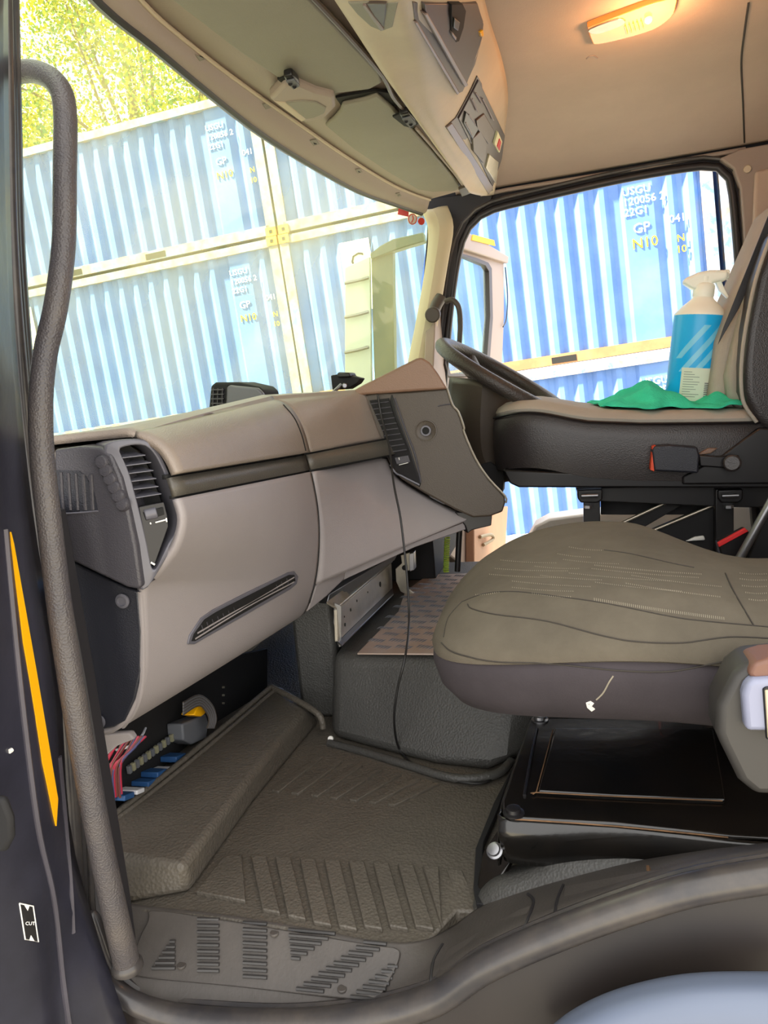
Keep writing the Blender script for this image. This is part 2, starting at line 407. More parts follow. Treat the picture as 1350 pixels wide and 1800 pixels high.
# far A pillar (beige) with dark frame
pl = [(748, 368), (760, 400), (757, 460), (740, 560), (722, 650), (700, 760)]
pr = [(782, 366), (792, 400), (782, 460), (767, 550), (750, 650), (735, 760)]
st(loft('trim_30', [[Y(x, y, 2.27) for x, y in pl], [Y((x+a)/2, (y+b)/2, 2.235) for (x, y), (a, b) in zip(pl, pr)], [Y(x, y, 2.25) for x, y in pr]], M['pill'], nu=4, nv=4, thick=.015))
dk = [(756, 345), (786, 352), (815, 350), (860, 338), (930, 330)]
st(prism('trim_31', [Y(x, y, 2.285) for x, y in [(742, 350), (868, 335), (862, 356), (828, 380), (806, 424), (796, 490), (784, 560), (772, 660), (765, 760), (735, 760), (750, 640), (766, 550), (781, 460), (789, 400), (781, 376), (742, 366)]], (0, .02, 0), M['wall'], bevel=.003))

# windscreen glass: bottom line on the dash, top line on the header
gb = [(20, 800), (100, 770), (230, 750), (370, 735), (480, 728), (600, 722), (700, 715), (735, 712)]
gt3 = [p+V((-.015, 0, .01)) for p in resample(smooth(hr0[1:], 4), 8)]
gt3[0] = V((-.50, .72, 1.12))
ys = [.72, .95, 1.2, 1.45, 1.7, 1.95, 2.15, 2.27]
gb3 = [V((-.66, .72, .58)), V((-.76, .95, .58)), V((-.82, 1.2, .58)), V((-.84, 1.45, .58)), V((-.82, 1.7, .58)), V((-.72, 1.95, .58)), V((-.58, 2.15, .58)), V((-.44, 2.285, .58))]
gt3 = [V((.008, 0, .03))+p for p in (V((-.505, .70, 1.125)), V((-.535, .95, 1.125)), V((-.535, 1.2, 1.125)), V((-.53, 1.45, 1.125)), V((-.51, 1.7, 1.125)), V((-.46, 1.95, 1.125)), V((-.405, 2.13, 1.12)), V((-.355, 2.285, 1.10)))]
ws = loft('window_1', [gb3, [a.lerp(b, .5)+V((-.015, 0, 0)) for a, b in zip(gb3, gt3)], gt3], M['wind'], nu=5, nv=5); st(ws, 'dusty tinted windscreen')
BW = bvh(ws)

# near A pillar and door jamb (dark), yellow stripe, label ----------------------
jl = [(-60, -20), (-60, 300), (-60, 600), (-60, 900), (-60, 1200), (-60, 1500), (-60, 1850)]
j2 = [(-20, -20), (-18, 300), (-6, 600), (10, 900), (50, 1200), (84, 1500), (112, 1850)]
j3 = [(12, -20), (16, 300), (24, 600), (44, 900), (98, 1200), (122, 1500), (130, 1640)]
jamb = loft('wall_left', [[Y(x, y, .50) for x, y in jl], [Y(x, y, .56) for x, y in [(-30, -20), (-28, 300), (-22, 600), (-10, 900), (18, 1200), (50, 1500), (80, 1850)]], [Y(x, y, .585) for x, y in j2],
                          [Y(x, y, .64) for x, y in [(14, -20), (17, 300), (28, 600), (58, 900), (105, 1200), (132, 1500), (240, 1850)]]], M['jamb'], nu=5, nv=3, thick=-.01); st(jamb)
BJ = bvh(jamb)
ys_ = patch('stripe', BJ, [(17, 935), (22, 955), (62, 1180), (100, 1405), (97, 1452), (74, 1340), (40, 1130)], M['yellow'], out=.0015, depth=.001, bevel=0)
tag(ys_, 'narrow yellow reflective strip running down the dark door pillar at the left', 'reflective strip')
for i, (ptsj, r) in enumerate([([(8, 930), (32, 1180), (64, 1440), (94, 1580), (110, 1720), (124, 1820)], .0035), ([(104, 1330), (116, 1460), (124, 1560), (128, 1640)], .003)]):
    st(seam('trim_%d' % (40+i), BJ, ptsj, r, M['jamb2'], n=6))
c0 = [(33, 1587), (57, 1592), (66, 1655), (43, 1650)]
stk = root('warning_sticker', 'small black sticker with white outline and arrows on the dark door pillar', 'sticker', hit(BJ, 50, 1620)[0])
patch('backing', BJ, c0, M['black'], stk, out=.0012, depth=.0005, bevel=0)
seam('border', BJ, c0+[c0[0]], .0007, M['white'], stk, out=.0012, n=1)
for tri in ([(41, 1590), (50, 1591), (47, 1600)], [(50, 1652), (59, 1653), (53, 1643)]): patch('arrow', BJ, tri, M['white'], stk, out=.0018, depth=.0005, bevel=0)
h = hit(BJ, 44, 1624); xx = hits(BJ, [(44, 1624), (60, 1626)]); 
text('lettering', 'CUT', frame_at(hits(BJ, [(43, 1625)], .0015)[0], RT, UP), .0048, M['white'], stk, ext=.0002)
h = hits(BJ, [(19, 1318)], .001); st(cyl('trim_44', h[0], h[0]+V((.0, -.003, 0)), .0022, M['white']))
# torn rubber boot at the left edge
tag(prism('hinge_cover', [Y(x, y, .50) for x, y in [(-30, 1400), (5, 1405), (18, 1440), (20, 1475), (8, 1500), (-30, 1500)]], (0, .008, 0), M['blackm'], bevel=.006, seg=3), 'crumpled black rubber hinge cover on the far left door pillar', 'cover')

st(prism('trim_73', [Y(x, y, .70) for x, y in [(20, 880), (96, 900), (150, 1200), (196, 1480), (215, 1600), (225, 1680), (150, 1680), (100, 1500), (70, 1200)]], (0, .02, 0), M['wall'], bevel=.002))
# aperture seal and sill -----------------------------------------------------
SP = [(9, -20), (14, 200), (20, 420), (34, 620), (52, 800), (82, 1010), (110, 1200), (126, 1380), (134, 1530), (144, 1640), (178, 1715), (240, 1765), (340, 1793), (500, 1802), (640, 1790),
      (760, 1758), (850, 1700), (960, 1650), (1100, 1598), (1230, 1560), (1400, 1532)]
sp3 = [Y(x, y, .66) for x, y in SP]
seal = tube('trim_12', sp3, [.0062, .0065, .007, .0078, .010, .016, .016, .015, .015], M['seal'], n=6, seg=14); st(seal)
st(tube('trim_13', [Y(x+(7 if i < 6 else 12 if i < 9 else 10 if i < 12 else 0), y-(0 if i < 9 else 8 if i < 12 else 17), .668) for i, (x, y) in enumerate(SP)], .0055, M['seald'], n=6, seg=8))
st(tube('trim_14', [Y(x+(13 if i < 6 else 22 if i < 9 else 20 if i < 12 else 0), y-(0 if i < 9 else 14 if i < 12 else 29), .68) for i, (x, y) in enumerate(SP)], .006, M['seal'], n=6, seg=8))
# outer body below the sill
lo = [Y(x, y+14, .655) for x, y in SP[9:]]
lo2 = [p+V((.0, -.012, -.055)) for p in lo]; lo3 = [p+V((0, -.03, -.20)) for p in lo]
st(loft('trim_15', [lo, lo2, lo3], M['brownp'], nu=5, nv=4, thick=-.01))
fd = [(960, 1830), (1010, 1790), (1080, 1756), (1170, 1732), (1260, 1722), (1400, 1722)]
f0 = [Y(x, y+10, .60) for x, y in fd]
fen = loft('wheel_arch_cover', [[p+V((0, .02, -.012)) for p in f0], f0, [p+V((0, -.02, -.012)) for p in f0], [p+V((0, -.03, -.12)) for p in f0]], M['fend'], nu=6, nv=5, thick=-.006)
tag(fen, 'smooth blue-grey wheel arch cover below the door sill at bottom right', 'mudguard')
# sill trim: ruled surface from inner mat edge to the seal
IN = [(186, 1556), (204, 1586), (250, 1594), (400, 1610), (560, 1636), (660, 1656), (740, 1662), (800, 1640), (860, 1600), (960, 1565), (1100, 1530), (1230, 1508), (1400, 1490)]
in3 = []
for i, (x, y) in enumerate(IN):
    in3.append(Z(x, y, -.004) if i < 7 else Y(x, y, [.775, .785, .79, .79, .79, .79][i-7]))
SO = [(168, 1660), (196, 1700), (250, 1738), (360, 1762), (500, 1772), (620, 1765), (735, 1738), (820, 1690), (880, 1655), (985, 1612), (1110, 1568), (1240, 1530), (1400, 1502)]
so3 = [Y(x, y, .685) for x, y in SO]
sill = loft('trim_16', [in3, [a.lerp(b, .35)+V((0, 0, .001)) for a, b in zip(in3, so3)], [a.lerp(b, .75) for a, b in zip(in3, so3)], so3, [p+V((0, -.012, -.006)) for p in so3]], M['sill'], nu=6, nv=4, thick=-.008); st(sill)
BS = bvh(sill)
plate = root('sill_step_plate', 'grey ribbed plastic step plate on the door sill', 'step plate', Z(460, 1690, 0))
pp = [(262, 1622), (300, 1604), (640, 1660), (696, 1668), (703, 1684), (688, 1720), (668, 1752), (640, 1760), (420, 1735), (250, 1718), (232, 1700)]
pl_o = patch('plate', BS, [(p.x, p.y) for p in smooth([V((x, y, 0)) for x, y in pp], 4, True)], M['sill'], plate, out=.0035, depth=.004, bevel=.0015)
BP = bvh(pl_o, sill)
def rib(x0, y0, x1, y1):
    P = hits(BP, [(x0, y0), (x1, y1)], .0012)
    if len(P) == 2: tube('rib', [P[0], P[0].lerp(P[1], .5), P[1]], .0022, M['sillb'], plate, raw=True, seg=6)
def ribs(xa, xb, ya, yb, step, sl=.10, fx0=None, fx1=None):
    n = int((yb-ya)/step)
    for i in range(n+1):
        t = i/max(1, n); y = ya+(yb-ya)*t
        a = fx0(t) if fx0 else xa; b = fx1(t) if fx1 else xb
        if b-a > 5: rib(a, y, b, y+(b-a)*sl)
ribs(348, 386, 1616, 1706, 10.5, .02)
ribs(428, 470, 1622, 1716, 10.5, .06)
ribs(0, 0, 1646, 1702, 9, .0, lambda t: 306-38*t, lambda t: 309)
ribs(0, 0, 1634, 1694, 9.5, .09, lambda t: 508+6*t, lambda t: 590-74*t)
ribs(0, 0, 1656, 1738, 9, .10, lambda t: 640-118*t, lambda t: 680-110*t)
ribs(0, 0, 1698, 1752, 8.5, .08, lambda t: 682-65*t, lambda t: 700-34*t)
for x, y in ((483, 1640), (602, 1738), (320, 1697)):
    P = hits(BP, [(x, y)], .001)[0]; cyl('stud', P-V((0, 0, .002)), P+V((0, 0, .0012)), .0055, M['sill'], plate, bevel=.0008)
# sill cover seams / clips right of the plate
for i, q in enumerate([[(778, 1660), (762, 1690), (757, 1730)], [(928, 1572), (938, 1588), (918, 1640), (905, 1668)], [(990, 1556), (978, 1590), (975, 1640)]]):
    st(seam('trim_%d' % (50+i), BS, q, .002, M['seald']))
for i, q in enumerate([[(790, 1670), (915, 1600), (935, 1594), (918, 1650), (800, 1716), (766, 1722)], [(995, 1560), (1140, 1534), (1330, 1512), (1260, 1528), (1100, 1572), (985, 1618)]]):
    st(patch('trim_%d' % (55+i), BS, q, M['sill'], out=.003, depth=.003, bevel=.0015))
st(patch('trim_58', BS, [(938, 1640), (968, 1626), (974, 1636), (950, 1652), (940, 1652)], M['gap'], out=.0035, depth=.001, bevel=0))
st(patch('trim_59', BS, [(1139, 1527), (1144, 1527), (1146, 1556), (1150, 1560), (1142, 1560)], M['rust'], out=.0045, depth=.001, bevel=0))

# grab handle ------------------------------------------------------------------
gh = root('grab_handle', 'long bent grey leather-grained grab handle beside the open door', 'grab handle', Y(215, 1700, .655))
G = [(-30, 132, .76), (20, 128, .75), (62, 126, .74), (98, 146, .725), (114, 190, .71), (114, 300, .69), (112, 430, .67), (98, 540, .65), (80, 620, .64), (72, 700, .63), (74, 800, .625),
     (88, 930, .62), (108, 1090, .62), (138, 1280, .62), (166, 1430, .625), (190, 1550, .635), (210, 1640, .645), (222, 1690, .655)]
g3 = [Y(x, y, d) for x, y, d in G]
tube('bar', g3, [.0105, .0112, .0114, .0114, .0112, .0112, .0112, .0114, .0118, .0125, .013, .0138, .0145], M['handle'], gh, n=5, seg=20)
lathe('foot', g3[-1]+V((0, 0, -.012)), (0, .1, 1), [(.016, 0), (.018, .004), (.017, .010), (.0145, .013)], M['seal'], gh)
tube('collar', [Y(150, 1620, .668), Y(165, 1608, .665), Y(178, 1640, .662), Y(196, 1690, .66), Y(214, 1712, .658), Y(240, 1700, .657)], .005, M['seal'], gh, n=5)

# =================================================================== FLOOR DETAILS
BF = bvh(fl)
for i in range(10):          # raised rubber bars of the footwell mat
    x0 = 432+i*43
    top = 1508+i*2.5; bot = min(1600+i*11, 1650-(i-8)*30 if i > 8 else 1640)
    q = [(x0-34, top-2), (x0-6, top), (x0+16+i*2.0, bot), (x0-14+i*1.6, bot-6)]
    if i == 0: q = [(395, 1510), (426, 1508), (432, 1590), (345, 1574)]
    P = patch('mat_bar', BF, q, M['rub'], fl, out=.006, depth=.001, bevel=.0015)
for i in range(7):
    x0 = 560+i*34; q = [(x0, 1330+i*8), (x0+10, 1332+i*8), (x0-70, 1395+i*4), (x0-82, 1392+i*4)]
    P = patch('mat_bar', BF, q, M['rub'], fl, out=.004, depth=.001, bevel=.001)
step = root('footwell_step', 'raised grained rubber footrest step running along the front footwell', 'footrest', Z(330, 1570, 0))
sb = [Z(228, 1592, 0), Z(336, 1570, 0), Z(448, 1410, 0), Z(562, 1272, 0), Z(500, 1215, 0)+V((-.02, .03, 0)), Z(190, 1450, 0)+V((-.10, 0, 0)), Z(180, 1560, 0)+V((-.06, 0, 0))]
stp = [Z(212, 1512, .045), Z(322, 1522, .045), Z(436, 1372, .045), Z(540, 1244, .045), Z(478, 1208, .06), Z(192, 1440, .06), Z(190, 1500, .05)]
n = len(sb); vs = sb+stp; fs = [tuple(range(n)), tuple(reversed(range(n, 2*n)))]+[(i, (i+1) % n, n+(i+1) % n, n+i) for i in range(n)]
so = fromdata('step_block', vs, fs, M['rub'], step, bevel=.010, seg=4)
for k in range(3):
    tube('lip', [Z(176+4*k, 1452+8*k, .062-.004*k), Z(330+6*k, 1330+8*k, .062-.004*k), Z(478+6*k, 1206+6*k, .062-.004*k)], .005-.001*k, M['rub'], step)
tube('rear_lip', [Z(478, 1208, .062), Z(520, 1230, .058), Z(560, 1256, .045), Z(568, 1280, .02)], .006, M['rub'], step)

# engine tunnel
tz = .155
tb = [Z(580, 1300, 0), Z(640, 1318, 0), Z(760, 1350, 0), Z(860, 1362, 0), Z(905, 1340, 0), Z(960, 1290, 0)+V((.06, 0, 0)), V((.75, 1.10, 0)), V((.75, 2.0, 0)), V((-.50, 2.0, 0)), V((-.47, 1.5, 0))]
tt = [Z(582, 1150, tz), Z(640, 1152, tz), Z(760, 1150, tz), Z(860, 1165, tz), Z(930, 1180, tz), V((.10, 1.20, tz)), V((.75, 1.20, tz)), V((.75, 1.95, tz)), V((-.46, 1.95, tz)), V((-.44, 1.5, tz))]
n = len(tb); mid = [a.lerp(b, .6)+(a-b).normalized()*0 for a, b in zip(tb, tt)]
vs = tb+tt; fs = [tuple(range(n)), tuple(reversed(range(n, 2*n)))]+[(i, (i+1) % n, n+(i+1) % n, n+i) for i in range(n)]
tun = fromdata('engine_tunnel', vs, fs, M['rubd'], bevel=.022, seg=4); st(tun); tun.name = 'trim_60'
BT = bvh(tun)
st(tube('trim_61', [Z(578, 1306, .004), Z(640, 1322, .004), Z(720, 1346, .006), Z(800, 1368, .008), Z(870, 1362, .01), Z(898, 1338, .012)], .007, M['rubd']))
h = Z(582, 1298, .01); st(cyl('trim_62', h, h+V((0, -.004, .001)), .005, M['white']))
# upright of the tunnel beneath the dash
st(box('trim_63', (-.53, 1.30, .0), (-.445, 1.80, .30), M['rubd'], bevel=.01))
# checker plate
cp = root('checker_plate', 'aluminium checker plate lying on top of the engine tunnel', 'metal plate', V((-.25, 1.5, tz)))
cpx = [(628, 1148), (700, 1075), (712, 1040), (752, 1010), (815, 1008), (880, 1000), (960, 1060), (940, 1150)]
c3 = [Z(x, y, tz+.004) for x, y in cpx]
prism('sheet', c3, (0, 0, -.003), M['check'], cp, bevel=.0005)
from mathutils.geometry import intersect_point_tri_2d
def inside(p, poly):
    c = False; n = len(poly)
    for i in range(n):
        a, b = poly[i], poly[i-1]
        if (a.y > p.y) != (b.y > p.y) and p.x < (b.x-a.x)*(p.y-a.y)/(b.y-a.y)+a.x: c = not c
    return c
vs = []; fs = []
for i in range(-6, 22):
    for j in range(0, 26):
        cx = -.42+i*.040+(j % 2)*.020; cy = 1.12+j*.036; dirn = (i+j) % 2
        if not inside(V((cx, cy, 0)), c3): continue
        for k in range(5):
            ox = (k-2)*.0062; a = math.radians(62 if (j % 2) else 62)
            px, py = cx+ox, cy-(k-2)*.002; L = .011; dx, dy = math.cos(a)*L, math.sin(a)*L; wn = .0014
            b0 = len(vs)
            vs += [V((px-dx, py-dy, tz+.004)), V((px+wn, py-wn, tz+.004)), V((px+dx, py+dy, tz+.004)), V((px-wn, py+wn, tz+.004)), V((px, py, tz+.0065))]
            fs += [(b0, b0+1, b0+4), (b0+1, b0+2, b0+4), (b0+2, b0+3, b0+4), (b0+3, b0, b0+4)]
tr = fromdata('tread', vs, fs, M['sleeve'], cp, smooth=False); tr['kind'] = 'stuff'
# perforated bracket
br = root('perforated_bracket', 'galvanised steel channel bracket with holes under the dashboard', 'bracket', Z(600, 1135, tz))
bx = -.40
q = [X(594, 1128, bx), X(592, 1072, bx), X(688, 990, bx), X(690, 1034, bx)]
bpl = prism('web', q, (-.006, 0, 0), M['steel'], br, bevel=.001)
prism('top_flange', [X(574, 1062, bx-.012), X(592, 1072, bx), X(690, 988, bx), X(680, 982, bx-.03)], (0, 0, .004), M['steel'], br, bevel=.0008)
prism('lower_flange', [X(594, 1128, bx), X(600, 1134, bx+.01), X(692, 1044, bx+.01), X(690, 1034, bx)], (0, 0, -.003), M['steel2'], br, bevel=.0005)
prism('end_plate', [Y(588, 1060, 1.20), Y(600, 1066, 1.20), Y(600, 1136, 1.20), Y(596, 1138, 1.20), Y(586, 1095, 1.20)], (-.004, .006, 0), M['steel2'], br, bevel=.0005)
BB = bvh(bpl)
for x, y, r in [(606, 1098, 4), (616, 1072, 3.6), (627, 1056, 3), (646, 1041, 2.5), (668, 1027, 7), (605, 1084, 2)]:
    P = hits(BB, [(x, y)], .0004)
    if P: cyl('hole', P[0], P[0]+V((.0006, 0, 0)), r/1300*1.35*.8, M['gap'], br)
# curved bracket
cb = root('curved_bracket', 'bent bare metal pedal bracket hanging behind the dashboard', 'bracket', Y(700, 1040, 1.62))
prism('plate', [Y(x, y, 1.62) for x, y in [(704, 976), (730, 968), (731, 998), (716, 1004), (714, 1020), (718, 1036), (732, 1046), (722, 1049), (704, 1040), (696, 1022), (695, 1000), (706, 990)]], (0, .006, 0), M['steel'], cb, bevel=.001)
prism('tab', [Y(x, y, 1.61) for x, y in [(722, 970), (730, 968), (731, 998), (723, 1001)]], (0, -.02, 0), M['steel2'], cb, bevel=.001)
cyl('hole', Y(711, 998, 1.616), Y(711, 998, 1.6195), .006, M['gap'], cb)
# black box standing in for the unlit void behind, and coil cable
st(box('trim_64', (-.47, 1.75, tz), (-.32, 2.24, .42), M['blackm'], bevel=.004))
ck = []
for i in range(90):
    t = i/89; p = Y(786, 945, 1.70).lerp(Y(784, 1006, 1.70), t); a = i*1.3
    ck.append(p+V((math.cos(a)*.006, math.sin(a)*.006, 0)))
tag(tube('coiled_cable', ck, .0018, M['coil'], n=2, seg=6), 'yellow-green coiled cable hanging behind the dashboard', 'cable')
tag(tube('black_hose', [Y(808, 930, 1.68), Y(806, 965, 1.68), Y(804, 1004, 1.68)], .007, M['black']), 'black hose hanging next to the coiled cable', 'hose')

# =================================================================== FUSE BOX under dash
fb = root('fuse_box', 'open black fuse box with relays under the passenger dashboard', 'fuse box', V((-.72, 1.1, .02)))
fx = -.66
back = prism('board', [X(150, 1480, fx), X(150, 1300, fx), X(330, 1170, fx), X(470, 1140, fx), X(470, 1215, fx)], (-.01, 0, 0), M['blackm'], fb, bevel=.001)
lab(back, 'black fuse board')
BFx = bvh(back)
def cube_at(x, y, s, m, nm, par, d=.02, sk=1.0):
    P = hits(BFx, [(x-s, y+s*.55*sk), (x-s, y-s*.6*sk), (x+s, y-s*1.4*sk), (x+s, y-s*.2*sk)])
    if len(P) == 4: return prism(nm, P, (d, 0, 0), m, par, bevel=.0015)
sl = [(294, 1300), (292, 1272), (335, 1255), (340, 1270), (336, 1298), (310, 1308)]
r_ = patch('relay_cover', BFx, sl, M['sleeve'], fb, out=.03, depth=.0, bevel=.003); lab(r_, 'grey relay cover')
r_ = patch('yellow_clip', BFx, [(298, 1256), (306, 1241), (319, 1239), (320, 1253), (312, 1259)], M['yellow'], fb, out=.045, depth=-.02, bevel=.002); lab(r_, 'yellow clip')
for x, y, s in ((196, 1402, 9), (238, 1378, 8), (256, 1362, 9), (290, 1335, 9)):
    o = cube_at(x, y, s, M['relay'], 'relay', fb, .03)
    if o: lab(o, 'blue relay')
for x, y, s in ((212, 1392, 7), (270, 1356, 7)):
    o = cube_at(x, y, s, M['wirew'], 'relay_socket', fb, .034)
for i in range(12):
    x = 218+i*6.8; y = 1352-i*5.0; P = hits(BFx, [(x, y)], .006)
    if P: box('fuse', P[0]-V((0, .003, .006)), P[0]+V((.006, .003, .006)), M['boxp'] if i % 2 else M['sleeve'], fb, bevel=.0005)
for i in range(3): 
    P = hits(BFx, [(391, 1208+14*i)], .004)
    if P: cyl('rivet', P[0]-V((.005, 0, 0)), P[0], .002, M['steel'], fb)
ww = root('wire_loom', 'bundle of red brown and white wires hanging below the dashboard end', 'wiring', V((-.62, .95, .2)))
for i in range(16):
    a = Y(212+i*3.0+random.uniform(-1, 1), 1294, .86); b = Y(180+i*2.2+random.uniform(-2, 2), 1362+random.uniform(-6, 8)-i*1.5, .845); m_ = a.lerp(b, .5)+V((random.uniform(-.004, .004), 0, random.uniform(-.006, .006)))
    c = b+V((-.012, .008, -.05))
    lab(tube('wire', [a, m_, b, c], .0017, M[['wirer', 'wirer', 'wireb', 'wireb', 'wirev'][i % 5]], ww, seg=6), ['red wire', 'red wire', 'brown wire', 'brown wire', 'violet wire'][i % 5])
lab(tube('wire', [Y(204, 1318, .88), Y(222, 1314, .88), Y(240, 1302, .9), Y(250, 1292, .92), Y(256, 1280, .95)], .0018, M['wirew'], ww, seg=6), 'white wire')
tube('wire', [Y(206, 1316, .9), Y(208, 1350, .9), Y(216, 1372, .92), Y(224, 1388, .95)], .0012, M['wireb'], ww, seg=6)
w2 = root('grey_wire_loom', 'loop of grey wires behind the grey relay cover', 'wiring', V((-.62, 1.25, .2)))
for i in range(9):
    d = i*2.2
    lab(tube('wire', [X(322, 1235+d*1.2, -.60), X(350, 1222+d*1.0, -.60), X(372-d*.4, 1238+d, -.60), X(380-d*.7, 1262+d*.4, -.60), X(376-d*.7, 1280, -.60)], .0015, M['sleeve' if i % 2 else 'knob'], w2, seg=6), 'grey wire')

# =================================================================== DASHBOARD
YA, YS, YC = .76, 1.21, 1.46
dash = root('dashboard', 'grey truck dashboard spanning the cab below the windscreen', 'dashboard', V((-.5, 1.2, .2)))
def mix(a, b, t): return (a[0]+(b[0]-a[0])*t, a[1]+(b[1]-a[1])*t)
rowA = [(190, 772), (235, 772), (272, 790), (290, 812), (301, 836)]
rowS = [(440, 710), (480, 712), (505, 724), (524, 756), (536, 797)]
def drow(a, s, ya=YA, ys=YS, k=.5, bow=0):
    A = Y(*a, ya); S = Y(*s, ys); mdl = A.lerp(S, k)+V((bow, 0, 0)); return [A, mdl, S]
pr = [drow(a, s) for a, s in zip(rowA, rowS)]
pr.insert(0, [p+V((-.26, 0, -.006-.03*i)) for i, p in enumerate(pr[0])])
pad = loft('pad', pr, M['pad'], dash, nu=8, nv=4, thick=-.01); lab(pad, 'grained grey-brown dash pad')
# pad toward the centre console
CA = [(440, 710), (480, 712), (505, 724), (524, 756), (536, 797)]; CC = [(600, 700), (638, 697), (645, 712), (656, 742), (668, 774)]
pc = [[Y(*a, YS+.006), Y(*mix(a, c, .5), (YS+YC)/2+.004), Y(*c, YC)] for a, c in zip(CA, CC)]
pc.insert(0, [p+V((-.26, 0, -.06)) for p in pc[0]])
pad2 = loft('centre_pad', pc, M['pad'], dash, nu=6, nv=4, thick=-.01)
loft('side_pad', [[V((-.84, .76, .575)), V((-.84, 1.5, .575)), V((-.60, 2.25, .575))], [V((-.66, .76, .578)), V((-.66, 1.5, .58)), V((-.52, 2.25, .58))], [V((-.52, .76, .57)), V((-.47, 1.5, .57)), V((-.42, 2.25, .57))]], M['pad'], dash, nu=4, nv=3, thick=-.01).name = 'dash_top'
# recessed strip
def stripf(name, a0, a1, s0, s1, ya, ys, m, rec=-.004):
    A0, A1, S0, S1 = Y(*a0, ya), Y(*a1, ya), Y(*s0, ys), Y(*s1, ys); o = V((rec, 0, 0))
    return loft(name, [[A0+o, A0.lerp(S0, .5)+o, S0+o], [A1+o, A1.lerp(S1, .5)+o, S1+o]], m, dash, nu=5, nv=1, lin=True, thick=-.006)
stripf('gap_line', (301, 834), (302, 842), (537, 795), (538, 801), YA, YS, M['gap'], -.006)
stripf('trim_strip', (303, 839), (313, 872), (538, 800), (546, 826), YA, YS, M['strip'], -.002)
stripf('gap_line', (312, 871), (313, 876), (546, 825), (547, 829), YA, YS, M['gap'], -.005)
stripf('gap_line', (541, 796), (542, 801), (688, 769), (689, 773), YS+.006, YC, M['gap'], -.006)
stripf('centre_trim_strip', (542, 799), (550, 825), (690, 771), (702, 796), YS+.006, YC, M['strip'], -.002)
stripf('gap_line', (550, 824), (551, 829), (702, 795), (703, 799), YS+.006, YC, M['gap'], -.005)
prism('strip_backing', [Y(*p)+V((-.022, .004, 0)) for p in [(530, 770, 1.24), (706, 740, 1.50), (716, 815, 1.50), (540, 840, 1.24)]], (-.01, 0, 0), M['gap'], dash, bevel=0)
# lower passenger face
fA = [(313, 876), (322, 915), (308, 965), (272, 1012), (250, 1038), (251, 1120), (249, 1190), (236, 1245), (206, 1284), (178, 1292)]
fS = [(547, 829), (557, 880), (562, 935), (560, 985), (554, 1028), (545, 1058), (540, 1070), (535, 1078), (528, 1084), (520, 1088)]
fm = [None]*10
rows = []
for i, (a, s) in enumerate(zip(fA, fS)):
    A, S = Y(*a, YA), Y(*s, YS); m1 = A.lerp(S, .33); m2 = A.lerp(S, .68)
    bow = .006*math.sin(math.pi*i/9)
    rows.append([A, m1+V((bow, 0, 0)), m2+V((bow, 0, 0)), S])
low = loft('lower_panel', rows, M['dash'], dash, nu=8, nv=4, thick=-.008, angle=60)
lab(low, 'light grey lower dash panel')
BL = bvh(low, pad)
seam('edge_crease', BL, [(246, 1040), (250, 1120), (249, 1200), (236, 1250), (205, 1290)], .003, M['dash'], dash)
# under flange with screw
prism('end_bracket', [Y(168, 1292, .77), Y(228, 1288, .80), Y(236, 1300, .80), Y(205, 1312, .79), Y(176, 1338, .77), Y(160, 1330, .77)], (0, .01, 0), M['dash'], dash, bevel=.002)
cyl('screw', Y(173, 1322, .768), Y(173, 1322, .762), .008, M['black'], dash, bevel=.001)
# centre lower panel
cA = [(551, 829), (558, 880), (563, 935), (561, 985), (556, 1028), (546, 1060), (541, 1072)]
cC = [(681, 803), (700, 838), (745, 868), (800, 896), (832, 908), (832, 914), (826, 918)]
rows = [[Y(*a, YS+.006), Y(*mix(a, c, .5), 1.36), Y(*c, YC+.02)] for a, c in zip(cA[:5], cC[:5])]
cen_p = loft('centre_lower_panel', rows+[[Y(556, 1028, YS+.006), Y(590, 990, 1.27), Y(832, 908, YC+.02)]][:0], M['dash'], dash, nu=7, nv=4, thick=-.008)
# lower tray lip below it
lip = [[Y(556, 1030, 1.22), Y(606, 990, 1.29), Y(640, 950, 1.34), Y(828, 906, 1.48)], [Y(548, 1058, 1.22), Y(600, 1012, 1.29), Y(632, 975, 1.35), Y(823, 912, 1.485)]]
ct = prism('tray_face', [Y(606, 1000, 1.30), Y(614, 972, 1.31), Y(640, 958, 1.34), Y(700, 942, 1.38), Y(822, 910, 1.48), Y(822, 930, 1.48), Y(730, 962, 1.40), Y(680, 985, 1.36), Y(604, 1020, 1.30)], (-.02, .01, 0), M['dash'], dash, bevel=.002)
prism('tray_underside', [Y(540, 1076, 1.215), Y(556, 1030, 1.225), Y(612, 975, 1.30), Y(606, 1018, 1.30), Y(575, 1048, 1.26)], (-.02, .01, 0), M['dash'], dash, bevel=.003)
prism('under_bracket', [Y(578, 1045, 1.27), Y(700, 972, 1.39), Y(694, 984, 1.39), Y(590, 1062, 1.27), Y(574, 1062, 1.26)], (-.02, .015, -.002), M['steel2'], dash, bevel=.001)
st(box('trim_65', (-.80, .80, .30), (-.62, 2.2, .58), M['blackm'], bevel=0))
# seams
BD = bvh(low, pad, pad2)
seam('panel_seam', BD, [(498, 712), (517, 735), (530, 765), (538, 797)], .0016, M['gap'], dash)
seam('panel_seam', BD, [(547, 832), (558, 890), (561, 950), (556, 1010), (544, 1060)], .0014, M['gap'], dash)
